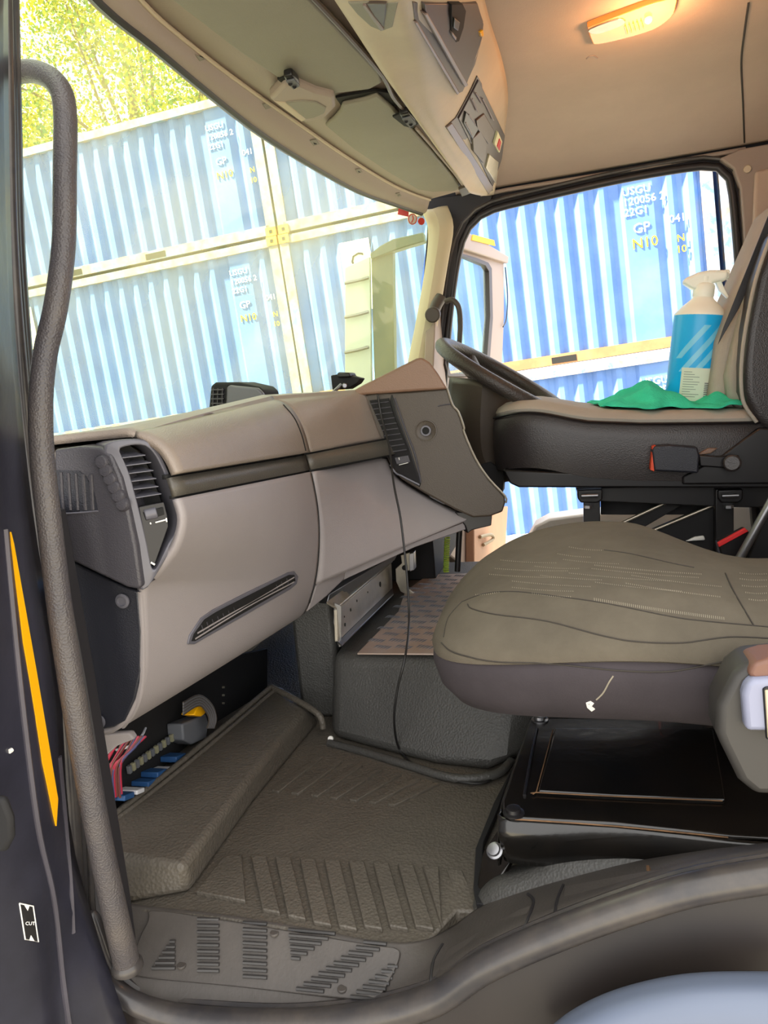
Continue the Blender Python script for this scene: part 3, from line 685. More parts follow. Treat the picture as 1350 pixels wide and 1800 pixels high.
# slot vent in the lower panel
BLo = bvh(low)
vent = [(328, 1132), (332, 1116), (352, 1086), (372, 1072), (505, 1006), (516, 1004), (523, 1012), (520, 1026), (508, 1036), (340, 1132)]
patch('slot_vent', BLo, vent, M['podf'], dash, out=.0022, depth=.002, bevel=.001)
sv = patch('slot_opening', BLo, [(334, 1126), (338, 1114), (357, 1088), (376, 1076), (506, 1010), (515, 1010), (517, 1020), (508, 1029), (340, 1126)], M['gap'], dash, out=.0028, depth=.001, bevel=0)
for k in range(2):
    o = k*8
    seam('vent_bar', BLo, [(340+4*(1-k), 1118-6*(1-k)+o*.5), (430, 1062+o*.6), (514, 1014+o)], .0012, M['dash'], dash, out=.003)
for k in range(17):
    t = k/16; x, y = 352+150*t, 1106-82*t
    seam('vent_fin', BLo, [(x-1, y-8), (x+3, y+4)], .0009, M['pod'], dash, out=.0028, n=2)

# end side panel (facing the door) ---------------------------------------------
endp = prism('end_panel_lower', [Y(x, y, YA-.003) for x, y in [(100, 978), (118, 985), (180, 1015), (222, 1034), (242, 1040), (248, 1110), (247, 1180), (236, 1230), (218, 1268), (200, 1278), (165, 1286), (100, 1286)]], (0, .02, 0), M['side'], dash, bevel=.002)
lab(endp, 'dark blue-grey end cover with two screws')
for x, y in ((216, 1056), (174, 1268)):
    p = Y(x, y, YA-.004); lathe('screw', p, (0, -1, 0), [(.009, 0), (.009, .002), (.006, .003), (.0055, .001), (.0, .001)], M['podf'], dash, seg=20)
# side body of the pod
pb = [(95, 790), (140, 784), (176, 786), (196, 800), (212, 840), (226, 900), (238, 960), (248, 1032), (240, 1036), (222, 1032), (180, 1012), (118, 982), (95, 970)]
body = prism('end_vent_pod', [Y(x, y, .735) for x, y in pb], (0, .05, 0), M['pod'], dash, bevel=.008, seg=3); lab(body, 'anthracite end vent pod')
pod = body
# frame (satin) running round the rear face
fo = [(196, 776), (250, 772), (278, 792), (298, 832), (312, 872), (322, 905), (318, 938), (300, 968), (262, 1030), (246, 1034), (236, 985), (222, 910), (206, 840), (184, 792)]
fi = [(206, 788), (244, 782), (266, 798), (284, 834), (300, 880), (307, 912), (303, 936), (290, 958), (270, 1000), (262, 998), (252, 950), (238, 890), (222, 832), (208, 800)]
def podp(x, y):     # the face runs from the door side (left) in toward the cab (right)
    t = max(0, min(1, (x-190-(y-790)*.16)/100)); return Y(x, y, .735+.035*t)
fo3 = resample(smooth([podp(*p) for p in fo], 4, True), 60, True); fi3 = resample(smooth([podp(*p)+V((.004, 0, 0)) for p in fi], 4, True), 60, True)
ring('frame', fo3, fi3, (-.035, .03, 0), M['podf'], pod, bevel=.0025)
prism('recess', [podp(*p)+V((-.020, .012, 0)) for p in fi], (-.006, .006, 0), M['gap'], pod, bevel=0)
for k, (x0, y0, x1, y1) in enumerate([(214, 806, 256, 801), (219, 820, 266, 814), (222, 834, 270, 828), (226, 848, 275, 842), (230, 862, 279, 856), (234, 877, 284, 869)]):
    a, b = podp(x0, y0), podp(x1, y1); d = V((-.022, .012, .004))
    prism('slat', [a, b, b+d, a+d], (0, 0, .0012), M['podf'], pod, bevel=.0003)
bez = prism('wheel_bezel', [podp(*p)+V((.001, -.001, 0)) for p in [(243, 891), (288, 882), (294, 905), (296, 925), (272, 992), (262, 990), (254, 950)]], (-.008, .006, 0), M['black'], pod, bevel=.001)
prism('thumbwheel_well', [podp(*p)+V((.0025, -.003, 0)) for p in [(252, 900), (286, 891), (288, 904), (257, 914)]], (-.003, .002, 0), M['gap'], pod, bevel=.0005)
cyl('thumbwheel', podp(258, 905)+V((-.002, -.001, 0)), podp(279, 900)+V((-.002, -.001, 0)), .0068, M['podf'], pod, bevel=.001)
for q in ([(263, 918), (264, 921)], [(272, 918), (291, 913)], [(291, 910), (292, 917)]): tube('mark', [podp(*p)+V((.002, -.002, 0)) for p in q], .0009, M['white'], pod, raw=True, seg=6)
tube('mark', [podp(264, 988)+V((.002, -.002, 0)), podp(271, 992)+V((.002, -.002, 0))], .0012, M['white'], pod, raw=True, seg=6)
BPd = bvh(body)
# scalloped slot and grille on the side
sc = [(170, 806), (178, 800), (190, 806), (202, 832), (214, 862), (224, 888), (222, 894), (208, 895), (200, 868), (188, 834), (172, 814)]
patch('side_slot', BPd, sc, M['black'], pod, out=.001, depth=.001, bevel=.001)
for k in range(6):
    x, y = 180+k*7.2, 812+k*14.8; P = hits(BPd, [(x, y)], .001)[0]
    lathe('roller', P, (0, -1, .1), [(.0085, -.003), (.0085, .0), (.0065, .003), (.0, .004)], M['pod'], pod, seg=18)
patch('side_grille', BPd, [(100, 826), (140, 828), (152, 838), (166, 866), (172, 896), (166, 898), (100, 901)], M['side'], pod, out=.0008, depth=.001, bevel=0)
for k in range(5):
    x = 108+k*13; seam('grille_bar', BPd, [(x, 830+k), (x+2, 864), (x+4, 896)], .0022, M['pod'], pod, out=.0005)
seam('grille_lip', BPd, [(100, 903), (140, 901), (173, 898)], .0012, M['podf'], pod, out=.001)
# demister grille strip on top
prism('demister_vent', [Y(185, 786, .78), Y(205, 779, .80), Y(215, 784, .80), Y(193, 792, .78)], (0, 0, .004), M['gap'], dash, bevel=.0005)

# centre console ------------------------------------------------------------------
cf = [(640, 694), (660, 690), (720, 688), (786, 682), (796, 712), (806, 724), (816, 752), (816, 760), (836, 806), (860, 842), (888, 872), (889, 884), (884, 900), (862, 908), (832, 910), (800, 896), (745, 866), (706, 842), (690, 822), (668, 776)]
face = prism('centre_console', [Y(x, y, 1.45) for x, y in cf], (-.05, .16, .0), M['cons'], dash, bevel=.004, seg=3); lab(face, 'dark brown-grey centre console'); con = face
prism('lower_block', [Y(x, y, 1.47) for x, y in [(800, 900), (866, 902), (864, 924), (830, 932), (822, 938), (818, 925)]], (-.05, .12, 0), M['black'], con, bevel=.002)
hd = [(592, 703), (640, 676), (690, 651), (732, 630), (742, 628), (756, 637), (770, 656), (787, 684), (740, 687), (640, 694)]
hood = prism('hood', [Y(x, y, 1.438) for x, y in hd], (-.12, .50, 0), M['hood'], con, bevel=.005, seg=3); lab(hood, 'brown hood over the console')
BCn = bvh(face)
patch('vent_surround', BCn, [(640, 700), (690, 694), (700, 730), (722, 790), (740, 850), (738, 856), (706, 838), (690, 818), (668, 776)], M['black'], con, out=.002, depth=.002, bevel=.001)
patch('vent_opening', BCn, [(650, 704), (684, 700), (694, 735), (718, 792), (690, 797), (674, 760)], M['gap'], con, out=.003, depth=.001, bevel=0)
for k in range(10):
    t = k/9; y = 710+84*t
    seam('vent_slat', BCn, [(653+35*t, y), (684+31*t, y-4)], .0013, M['pod'], con, out=.004, n=2)
patch('thumbwheel', BCn, [(694, 804), (718, 800), (722, 812), (698, 816)], M['pod'], con, out=.004, depth=.001)
seam('mark', BCn, [(702, 817), (718, 813)], .0007, M['white'], con, out=.003, n=2); seam('mark', BCn, [(702, 804), (703, 808)], .0007, M['white'], con, out=.005, n=2)
seam('vent_edge', BCn, [(688, 816), (700, 832), (738, 852)], .002, M['podf'], con, out=.003)
seam('vent_edge', BCn, [(694, 700), (712, 752), (730, 800), (740, 848)], .0018, M['pod'], con, out=.002)
P = hits(BCn, [(749, 757)], .001)[0]; dn = V((0, -1, 0))
lathe('socket_dish', P, dn, [(.022, -.001), (.022, .0012), (.020, .0014), (.018, .0)], M['cons'], con)
lathe('socket_ring', P, dn, [(.0105, 0), (.0105, .004), (.009, .0045), (.0072, .004), (.0072, 0), (.0, 0)], M['podf'], con)
cyl('socket_hole', P, P+dn*.002, .0068, M['gap'], con)
seam('ledge', BCn, [(770, 714), (785, 711), (797, 711)], .0012, M['pod'], con, out=.001)
tube('bright_edge', [Y(x, y, 1.446) for x, y in cf[3:12]], .0022, M['steel'], con, n=3, seg=6)

# thin black cable --------------------------------------------------------------
cb_ = [Y(664, 694, 1.43), Y(670, 730, 1.43), Y(684, 785, 1.40), Y(692, 850, 1.35), Y(703, 905, 1.32), Y(710, 960, 1.30), Y(716, 1020, 1.28), Y(719, 1090, 1.24), Y(713, 1150, 1.12), Y(698, 1215, 1.11), Y(693, 1270, 1.12),
       Z(703, 1318, .012), Z(738, 1350, .006), Z(800, 1372, .006), Z(850, 1376, .006), Z(884, 1352, .008)]
tag(tube('phone_cable', cb_, .0021, M['cable'], n=8, seg=8), 'thin black cable hanging from the console and curling on the floor', 'cable')

# things on the dash ----------------------------------------------------------------
sp = root('dash_speaker', 'small black wedge-shaped unit with a slatted end on top of the dash', 'dash unit', Y(418, 716, 1.36))
def bxq(name, px, y, d, m, par, bevel=.003, **k): return prism(name, [Y(a, b, y) for a, b in px], (0, d, 0), m, par, bevel=bevel, **k)
bxq('housing', [(366, 722), (370, 678), (378, 672), (420, 672), (455, 680), (464, 688), (468, 716)], 1.36, .08, M['blackm'], sp, .005, seg=3)
bxq('front_shell', [(396, 718), (398, 680), (404, 677), (452, 682), (461, 690), (466, 714)], 1.352, .02, M['podf'], sp, .004, seg=3)
for k in range(5): bxq('grille_slat', [(371, 684+k*8), (393, 684+k*8), (393, 686+k*8), (371, 686.5+k*8)], 1.354, .01, M['pod'], sp, .0003)
for k in range(3): bxq('grille_post', [(374+k*8, 682), (375.5+k*8, 682), (374.5+k*8, 719), (373+k*8, 719)], 1.355, .008, M['pod'], sp, .0003)
pm = root('phone_mount', 'black phone holder clamp standing on the dash beside the hood', 'phone holder', Y(600, 702, 1.55))
bxq('clamp', [(581, 660), (593, 658), (594, 654), (615, 655), (618, 661), (634, 665), (628, 674), (612, 684), (584, 686)], 1.55, .04, M['blackm'], pm)
bxq('jaw', [(592, 655), (614, 655), (616, 663), (593, 664)], 1.54, .05, M['black'], pm)
tube('arm', [Y(566, 701, 1.5), Y(585, 690, 1.53), Y(600, 676, 1.545)], .004, M['steel2'], pm); cyl('ball', Y(606, 678, 1.54), Y(606, 678, 1.55), .006, M['steel2'], pm, bevel=.002)
tube('stalk', [Y(556, 704, 1.48), Y(575, 698, 1.5), Y(590, 692, 1.54)], .005, M['black'], pm)

# stickers on the windscreen --------------------------------------------------------
o = patch('red_sticker', BW, [(701, 364), (718, 367), (717, 381), (699, 377)], M['red'], out=.002, depth=0, bevel=0); tag(o, 'small red rectangular sticker at the top corner of the windscreen', 'sticker')
o = patch('red_dot_sticker', BW, [(740+5.5*math.cos(a/12*6.283), 389+6.5*math.sin(a/12*6.283)) for a in range(12)], M['red'], out=.002, depth=0, bevel=0); tag(o, 'solid red dot sticker next to the pillar on the windscreen', 'sticker')
rs = root('round_sticker', 'round white sticker with a red ring between the red rectangle and dot', 'sticker', hit(BW, 724, 385)[0])
patch('disc', BW, [(724+8*math.cos(a/16*6.283), 385+10*math.sin(a/16*6.283)) for a in range(16)], M['white'], rs, out=.002, depth=0, bevel=0)
seam('red_ring', BW, [(724+7*math.cos(a/16*6.283), 385+9*math.sin(a/16*6.283)) for a in range(17)], .0012, M['orange'], rs, out=.003, n=1)
seam('symbol', BW, [(724, 379), (725, 385), (722, 391)], .0015, M['orange'], rs, out=.003, n=2)

# =================================================================== STEERING WHEEL
sw = root('steering_wheel', 'dark leather steering wheel behind the driver seat cushion edge', 'steering wheel', Y(870, 740, 1.93))
C0 = Y(888, 668, 1.95); nrm = V((.56, -.06, .82)).normalized(); e1 = V((1, 0, -.68)); e1 = (e1-nrm*e1.dot(nrm)).normalized(); e2 = nrm.cross(e1)
tube('rim', [C0+(e1*math.cos(a/48*6.2832)+e2*math.sin(a/48*6.2832))*.185 for a in range(48)], .018, M['wheel'], sw, raw=True, closed=True, seg=14)
lathe('hub', C0-nrm*.07, nrm, [(.03, -.02), (.07, 0), (.075, .03), (.06, .045), (.0, .05)], M['black'], sw)
for k in range(4):
    a = math.radians(35+k*90+(10 if k % 2 else -10)); d = e1*math.cos(a)+e2*math.sin(a)
    tube('spoke', [C0-nrm*.045+d*.05, C0-nrm*.02+d*.12, C0+d*.18], .013, M['wheel'], sw, flat=.5)
sco = root('steering_column', 'black steering column shroud below the wheel', 'steering column', Y(850, 900, 1.95))
loft('shroud', [[Y(802, 664, 1.88), Y(796, 730, 1.88), Y(806, 800, 1.88), Y(846, 850, 1.88)], [Y(850, 670, 1.80), Y(846, 740, 1.80), Y(852, 800, 1.82), Y(880, 845, 1.84)], [Y(905, 700, 1.88), Y(905, 760, 1.88), Y(905, 810, 1.88), Y(905, 850, 1.88)]], M['cons'], sco, nu=4, nv=4, thick=.02)
tube('stalk', [Y(815, 730, 1.84), Y(828, 752, 1.83), Y(840, 770, 1.84)], .008, M['podf'], sco)
prism('bellows', [Y(845, 816, 1.80), Y(862, 812, 1.80), Y(886, 830, 1.80), Y(884, 866, 1.80), Y(868, 868, 1.80)], (0, .06, 0), M['blackm'], sco)

# =================================================================== DRIVER SEAT
ds = root('driver_seat', 'tall black leather-sided driver seat with beige top and black steel base', 'seat', V((.15, 1.9, .16)))
dx0, dx1 = -.166, .50
def dzf(x, y):
    t = (x-dx0)/(dx1-dx0); return .030*math.exp(-((t-.12)/.17)**2)-.034*max(0, min(1, (t-.2)/.8))-.014
cush = pillow('cushion_side', (dx0+dx1)/2, 1.93, (dx1-dx0)/2, .235, 5, [(.02, .398), (.004, .408), (0, .44), (0, .50), (.004, .525), (.012, .535)], M['leath'], ds, zf=lambda x, y: dzf(x, y)*(1.0), crown=.0, seg=96)
lab(cush, 'black leather cushion side')
top = pillow('cushion_top', (dx0+dx1)/2, 1.93, (dx1-dx0)/2, .235, 5, [(.012, .530), (.008, .542), (.014, .552), (.035, .560)], M['beige'], ds, zf=lambda x, y: dzf(x, y)*1.0, crown=.006, seg=96)
lab(top, 'beige fabric cushion top')
BDs = bvh(cush)
pts = []
for i in range(96):
    t = 2*math.pi*i/96; c, q = math.cos(t), math.sin(t); a, b = (dx1-dx0)/2-.004, .235-.004
    x = (dx0+dx1)/2+a*math.copysign(abs(c)**.4, c); y = 1.93+b*math.copysign(abs(q)**.4, q); pts.append(V((x, y, .533+dzf(x, y))))
tube('piping', pts, .003, M['black'], ds, raw=True, closed=True, seg=6)
prism('seat_pan', [Y(x, y, 1.70) for x, y in [(884, 826), (1140, 838), (1350, 836), (1440, 836), (1440, 862), (1350, 858), (912, 857), (896, 850)]], (0, .46, 0), M['black'], ds, bevel=.004)
# base frame
def post(x0, x1, y0, y1, d): return prism('post', [Y(x0, y0, d), Y(x1, y0, d), Y(x1, y1, d), Y(x0, y1, d)], (0, .03, 0), M['black'], ds, bevel=.002)
post(1026, 1055, 862, 990, 1.72); post(1258, 1290, 860, 1000, 1.72)
prism('base_rail', [Y(1012, 858, 1.74), Y(1350, 852, 1.74), Y(1440, 852, 1.74), Y(1440, 892, 1.74), Y(1290, 892, 1.74), Y(1020, 880, 1.74)], (0, .02, 0), M['black'], ds, bevel=.002)
prism('back_plate', [Y(1056, 872, 1.80), Y(1262, 866, 1.80), Y(1262, 905, 1.80), Y(1056, 905, 1.80)], (0, .01, 0), M['blackm'], ds)
for a, b, c, d in (((1060, 934), (1216, 860), (1244, 862), (1110, 940)), ((1135, 935), (1262, 882), (1262, 990), (1215, 980))):
    prism('brace', [Y(*p, 1.76) for p in (a, b, c, d)], (0, .012, 0), M['blackm'], ds)
for a, b in (((1062, 934), (1220, 861)), ((1130, 940), (1255, 888))):
    lab(tube('brace_edge', [Y(*a, 1.755), Y(*b, 1.755)], .0035, M['steel'], ds, raw=True), 'bright metal brace edge')
for x in (1037, 1284):
    bxq('clamp', [(x-22, 862), (x+22, 860), (x+22, 878), (x+14, 884), (x-16, 884), (x-22, 876)], 1.712, .05, M['black'], ds)
    lab(tube('bolt', [Y(x-15, 872, 1.706), Y(x+14, 871, 1.706)], .005, M['steel2'], ds, raw=True), 'shiny bolt'); cyl('nut', Y(x-3, 888, 1.71), Y(x-3, 893, 1.71), .010, M['steel2'], ds, seg=6)
bxq('slot_plate', [(1205, 952), (1240, 950), (1238, 942), (1222, 944)], 1.75, .01, M['white'], ds)
# buckle
bxq('buckle', [(1146, 792), (1150, 784), (1176, 782), (1226, 786), (1230, 800), (1228, 832), (1150, 828)], 1.665, .03, M['side'], ds, .004, seg=3)
lab(bxq('buckle_button', [(1143, 826), (1147, 785), (1153, 783), (1150, 829)], 1.668, .025, M['orange'], ds, .001), 'orange buckle button')
bxq('buckle_arm', [(1228, 800), (1262, 802), (1300, 800), (1300, 826), (1262, 822), (1230, 820)], 1.68, .01, M['black'], ds, .003)
cyl('pivot', Y(1287, 814, 1.672), Y(1287, 814, 1.66), .018, M['leath'], ds, bevel=.004)
bxq('hinge_cover', [(1200, 838), (1270, 800), (1310, 770), (1336, 752), (1450, 760), (1450, 850), (1200, 852)], 1.69, .02, M['black'], ds, .004)
lab(bxq('torn_foam', [(1228, 798), (1245, 788), (1262, 788), (1250, 797), (1232, 800)], 1.686, .01, M['hood'], ds, .002), 'torn brown foam')
# backrest
bk = bxq('backrest', [(1240, 742), (1250, 690), (1262, 600), (1285, 540), (1330, 440), (1375, 340), (1500, 300), (1500, 745)], 1.80, .24, M['beige'], ds, .02, seg=4); lab(bk, 'beige fabric backrest')
bl = bxq('side_bolster', [(1306, 690), (1306, 640), (1312, 580), (1330, 490), (1362, 400), (1480, 360), (1480, 790), (1350, 760), (1325, 735)], 1.70, .10, M['leath'], ds, .018, seg=4); lab(bl, 'black leather side bolster')
bm_ = bxq('inner_bolster', [(1282, 700), (1278, 660), (1290, 610), (1318, 500), (1356, 400), (1450, 380), (1450, 745), (1300, 722)], 1.76, .08, M['beige'], ds, .02, seg=4)
tube('piping', [Y(x, y, 1.698) for x, y in [(1330, 742), (1309, 712), (1303, 680), (1304, 630), (1312, 570), (1330, 486), (1362, 396)]], .004, M['beige'], ds)
bl2 = root('seat_belt', 'black driver seat belt strap crossing the beige backrest', 'seat belt', Y(1265, 600, 1.78))
prism('webbing', [Y(x, y, 1.78) for x, y in [(1262, 606), (1272, 575), (1350, 380), (1420, 210), (1440, 215), (1365, 390), (1300, 540)]], (0, .004, 0), M['black'], bl2, bevel=.0008)
# far side valance of the cab seen below the seat
tag(prism('white_step_cover', [Y(940, 925, 2.45), Y(965, 912, 2.45), Y(1030, 903, 2.45), Y(1330, 886, 2.45), Y(1460, 886, 2.45), Y(1460, 1010, 2.45), Y(900, 1000, 2.45)], (0, .12, 0), M['white'], bevel=.008), 'pale exterior step cover seen under the driver seat', 'step cover')
# belt anchor / lever behind passenger seat
lv = root('handbrake_lever', 'steel-edged black lever with a red handle rising behind the passenger cushion', 'lever', Y(1290, 1000, 1.45))
tube('rod', [Y(1292, 996, 1.42), Y(1320, 946, 1.42), Y(1362, 870, 1.42)], .008, M['steel2'], lv, raw=True)
prism('side_plate', [Y(1312, 990, 1.44), Y(1350, 900, 1.44), Y(1450, 880, 1.44), Y(1450, 1010, 1.44)], (0, .03, 0), M['black'], lv)
bxq('handle', [(1262, 955), (1312, 930), (1318, 936), (1300, 985), (1268, 978)], 1.46, .03, M['black'], lv)
lab(bxq('red_edge', [(1262, 955), (1310, 929), (1316, 934), (1264, 962)], 1.452, .01, M['red'], lv, .001), 'red edge')

# bottle & cloth ------------------------------------------------------------------
b0 = Y(1212, 718, 1.90); ax = (Y(1231, 560, 1.90)-b0).normalized()
bt = root('spray_bottle', 'blue spray bottle with white trigger head on the driver seat', 'spray bottle', b0)
R_ = .0585
Hh = (Y(1231, 556, 1.90)-b0).length
lathe('body', b0, ax, [(.0, 0), (R_*.92, 0), (R_, .008), (R_, Hh), (R_*.985, Hh+.001)], M['botb'], bt, seg=48)
lathe('shoulder', b0+ax*Hh, ax, [(R_, 0), (R_*.99, .004), (R_*.72, .022), (R_*.42, .038), (R_*.36, .045)], M['botw'], bt, seg=40)
lathe('cap', b0+ax*(Hh+.042), ax, [(.022, 0), (.0235, .004), (.0235, .026), (.021, .03), (.015, .033)], M['botw'], bt, seg=28)
hd_px = [(1201, 492), (1208, 487), (1228, 478), (1250, 474), (1275, 474), (1282, 476), (1281, 486), (1276, 494), (1268, 494), (1256, 496), (1249, 502), (1245, 508), (1230, 512), (1216, 507), (1203, 498)]
prism('trigger_head', [Y(x, y, 1.885) for x, y in hd_px], (0, .032, 0), M['botw'], bt, bevel=.007, seg=4)
prism('trigger', [Y(x, y, 1.893) for x, y in [(1258, 494), (1268, 492), (1273, 505), (1283, 524), (1279, 524), (1265, 510)]], (0, .016, 0), M['botw'], bt, bevel=.002)
prism('nozzle', [Y(x, y, 1.89) for x, y in [(1274, 473), (1284, 474), (1282, 490), (1276, 490)]], (0, .022, 0), M['botw'], bt, bevel=.003)
cyl('neck', b0+ax*(Hh+.072), b0+ax*(Hh+.088), .016, M['botw'], bt)
# printed stripes and label wrapped on the body
sx_ = ax.cross(V((0, -1, 0))).normalized()*-1; fr = sx_.cross(ax).normalized()
if fr.y > 0: fr = -fr
sx_ = V((1, 0, 0)); sx_ = (sx_-ax*sx_.dot(ax)).normalized()
def wrap(u, v, o=.0006): return b0+ax*v+(sx_*math.sin(u)-(ax.cross(sx_)*(1 if ax.cross(sx_).y > 0 else -1))*math.cos(u))*(R_+o)
def wrapquad(name, f0, f1, m, nv=10, v0=0, v1=1, o=.0006, nu=8):
    vs = []; fs = []
    for i in range(nv+1):
        v = v0+(v1-v0)*i/nv; ua, ub = f0(v), f1(v)
        for j in range(nu+1): vs.append(wrap(ua+(ub-ua)*j/nu, v, o))
    for i in range(nv):
        for j in range(nu): a = i*(nu+1)+j; fs.append((a, a+1, a+nu+2, a+nu+1))
    return fromdata(name, vs, fs, m, bt)
for k, (u0, vv0, vv1) in enumerate([(-.95, .115, .19), (-.75, .085, .215), (-.25, .085, .20), (.3, .085, .15)]):
    wrapquad('light_stripe', lambda v, a=u0, c=vv0: min(1.4, a+(v-c)*13), lambda v, a=u0, c=vv0: min(1.45, a+.26+(v-c)*13), M['botl'], v0=vv0, v1=min(vv1, Hh-.003))
wrapquad('paper_label', lambda v: -.62, lambda v: .62, M['labm'], v0=.018, v1=.094, o=.001)
for k in range(11):
    wrapquad('label_print', lambda v: -.52, lambda v, k=k: -.52+[.5, .62, .3, .5, .42, .55, .6, .36, .58, .4, .3][k], M['ink'], nv=1, v0=.028+k*.0056, v1=.0292+k*.0056, o=.0014)
for k in range(8):
    wrapquad('barcode_bar', lambda v: .28, lambda v: .54, M['sleeve'], nv=1, v0=.030+k*.0042, v1=.032+k*.0042, o=.0014)
wrapquad('base_line', lambda v: -.5, lambda v: .7, M['side'], nv=1, v0=.011, v1=.012, o=.0012)

# cloth: crumpled height field on the cushion
gx, gy = 56, 30; vs = []; fs = []
e0, e1_ = Y(1050, 736, 1.82), Y(1286, 740, 1.82)
def nz(x, y): return (math.sin(x*9+y*4)*.5+math.sin(x*17-y*9+1)*.28+math.sin(x*31+y*23)*.14+math.sin(y*21+x*5)*.3)
for j in range(gy+1):
    for i in range(gx+1):
        u, v = i/gx, j/gy; ed = min(u, 1-u, v, 1-v)*2
        x = e0.x+(e1_.x-e0.x)*u+.012*math.sin(v*11)+.006*math.sin(v*23); y = 1.725+.32*v+.014*math.sin(u*13)+.006*math.sin(u*29)
        base = .566+dzf(x, y)+.002
        hmp = .042*math.exp(-((u-.40)/.24)**2-((v-.35)/.5)**2)+.017*math.exp(-((u-.90)/.07)**2-((v-.2)/.4)**2)
        hmp *= min(1, v*4)**.8; base -= .004
        z = base+hmp+max(0, 0.013*(nz(u*1.6, v*1.3)+.35))*min(1, ed*6+.35)
        vs.append(V((x, y, z)))
for j in range(gy):
    for i in range(gx): a = j*(gx+1)+i; fs.append((a, a+1, a+gx+2, a+gx+1))
tag(fromdata('microfibre_cloth', vs, fs, M['cloth'], solid=.004, sub=1), 'crumpled green microfibre cloth under the spray bottle', 'cloth')

# =================================================================== PASSENGER SEAT
ps = root('passenger_seat', 'wide dusty grey fabric passenger seat cushion in the foreground', 'seat', V((.1, .95, .13)))
px0, px1, pyn, pyf = -.182, .62, .775, 1.23
def pzf(x, y):
    u = (x-px0)/(px1-px0); v = (y-pyn)/(pyf-pyn)
    z = -.035*max(0, min(1, (.30-u)/.30))**1.6                       # nose drops to the front
    z += .022*math.exp(-((u-.20)/.20)**2)*math.exp(-((v-.9)/.35)**2)
    k = max(0, min(1, (u-.33)/.20)); k = k*k*(3-2*k); z -= (.012+.062*max(0, v)**1.5)*k
    return z
pc_ = pillow('cushion', (px0+px1)/2, (pyn+pyf)/2, (px1-px0)/2, (pyf-pyn)/2, 3.4, [(.010, .314), (.000, .320), (-.001, .328), (.006, .342), (.020, .356), (.040, .370), (.062, .380)], M['fab'], ps, zf=pzf, crown=.022, seg=110, caps=14)
lab(pc_, 'dusty woven grey cushion top')
ps_ = pillow('skirt', (px0+px1)/2, (pyn+pyf)/2, (px1-px0)/2, (pyf-pyn)/2, 3.4, [(.085, .226), (.050, .230), (.022, .244), (.006, .268), (-.001, .296), (.000, .310), (.006, .320)], M['fabd'], ps, zf=lambda x, y: pzf(x, y)*.7, crown=-.01, seg=110, caps=2)
lab(ps_, 'dark fabric cushion side')
BSt = bvh(pc_, ps_)
for q, r, m_ in [([(776, 1130), (800, 1148), (870, 1163), (960, 1166), (1080, 1178), (1180, 1180), (1260, 1165), (1340, 1150)], .0009, 'seamm'),
                 ([(812, 1058), (850, 1044), (900, 1040), (960, 1046), (1060, 1060), (1180, 1084), (1240, 1092), (1350, 1102)], .0007, 'seamm'),
                 ([(822, 1062), (830, 1070), (870, 1080), (960, 1092), (1060, 1118), (1120, 1128), (1200, 1130), (1280, 1120), (1350, 1122)], .0008, 'seamm'),
                 ([(780, 1120), (788, 1086), (812, 1058)], .0007, 'seamm'),
                 ([(1275, 1008), (1290, 1040), (1325, 1100)], .0009, 'seamm'),
                 ([(1062, 967), (1110, 974), (1180, 990), (1220, 998)], .0006, 'seamm')]:
    seam('seam', BSt, q, r, M[m_], ps, out=.0003)
# stitched pattern
vs = []; fs = []
def stitchrow(x0, y0, x1, y1, amp, nn):
    for i in range(nn):
        t = i/nn; x = x0+(x1-x0)*t; y = y0+(y1-y0)*t+1.5*math.sin(t*3.14)
        P = hits(BSt, [(x, y-amp), (x+1.2, y-amp), (x+1.7, y+amp), (x+.5, y+amp)], .0005)
        if len(P) == 4: b0_ = len(vs); vs.extend(P); fs.append((b0_, b0_+1, b0_+2, b0_+3))
for x0, y0, x1, y1, amp in [(1044, 1054, 1275, 1088, 2.6), (935, 1043, 1006, 1050, 1.5), (1045, 994, 1235, 1010, 1.2), (1040, 1000, 1230, 1016, .9), (1100, 1026, 1268, 1050, 1.2), (1046, 1024, 1200, 1040, .9), (950, 1012, 1060, 1020, .9),
                            (870, 1000, 1000, 1004, .9), (860, 1010, 990, 1016, .9), (1000, 962, 1060, 968, .9), (980, 974, 1040, 980, .9), (1000, 1008, 1180, 1022, .9), (900, 1022, 1040, 1032, .9), (1110, 1012, 1270, 1032, .9),
                            (880, 985, 980, 990, .8), (940, 996, 1020, 1000, .8), (836, 1046, 880, 1040, 1.2), (1300, 1018, 1350, 1020, 1.2), (1304, 1030, 1350, 1031, 1.2), (1310, 1042, 1350, 1043, 1.2), (1316, 1054, 1350, 1055, 1.2), (1300, 1008, 1350, 1009, 1.0), (900, 1033, 1010, 1040, .8), (990, 984, 1090, 992, .8)]:
    stitchrow(x0, y0, x1, y1, amp, int(abs(x1-x0)/3.6))
sto = fromdata('stitching', vs, fs, M['stitch'], ps, smooth=False); sto['kind'] = 'stuff'
# worn white mark
lab(patch('worn_patch', BSt, [(1030, 1235), (1038, 1232), (1044, 1236), (1040, 1241), (1046, 1246), (1040, 1250), (1032, 1243)], M['white'], ps, out=.0008, depth=.0005, bevel=0), 'torn white foam spot')
lab(seam('scuff', BSt, [(1078, 1188), (1070, 1200), (1060, 1218), (1048, 1230)], .0009, M['stitch'], ps, out=.0002), 'pale scuff line')
box('backrest', (.56, .80, .34), (.70, 1.22, 1.0), M['fab'], ps, bevel=.04, seg=4)
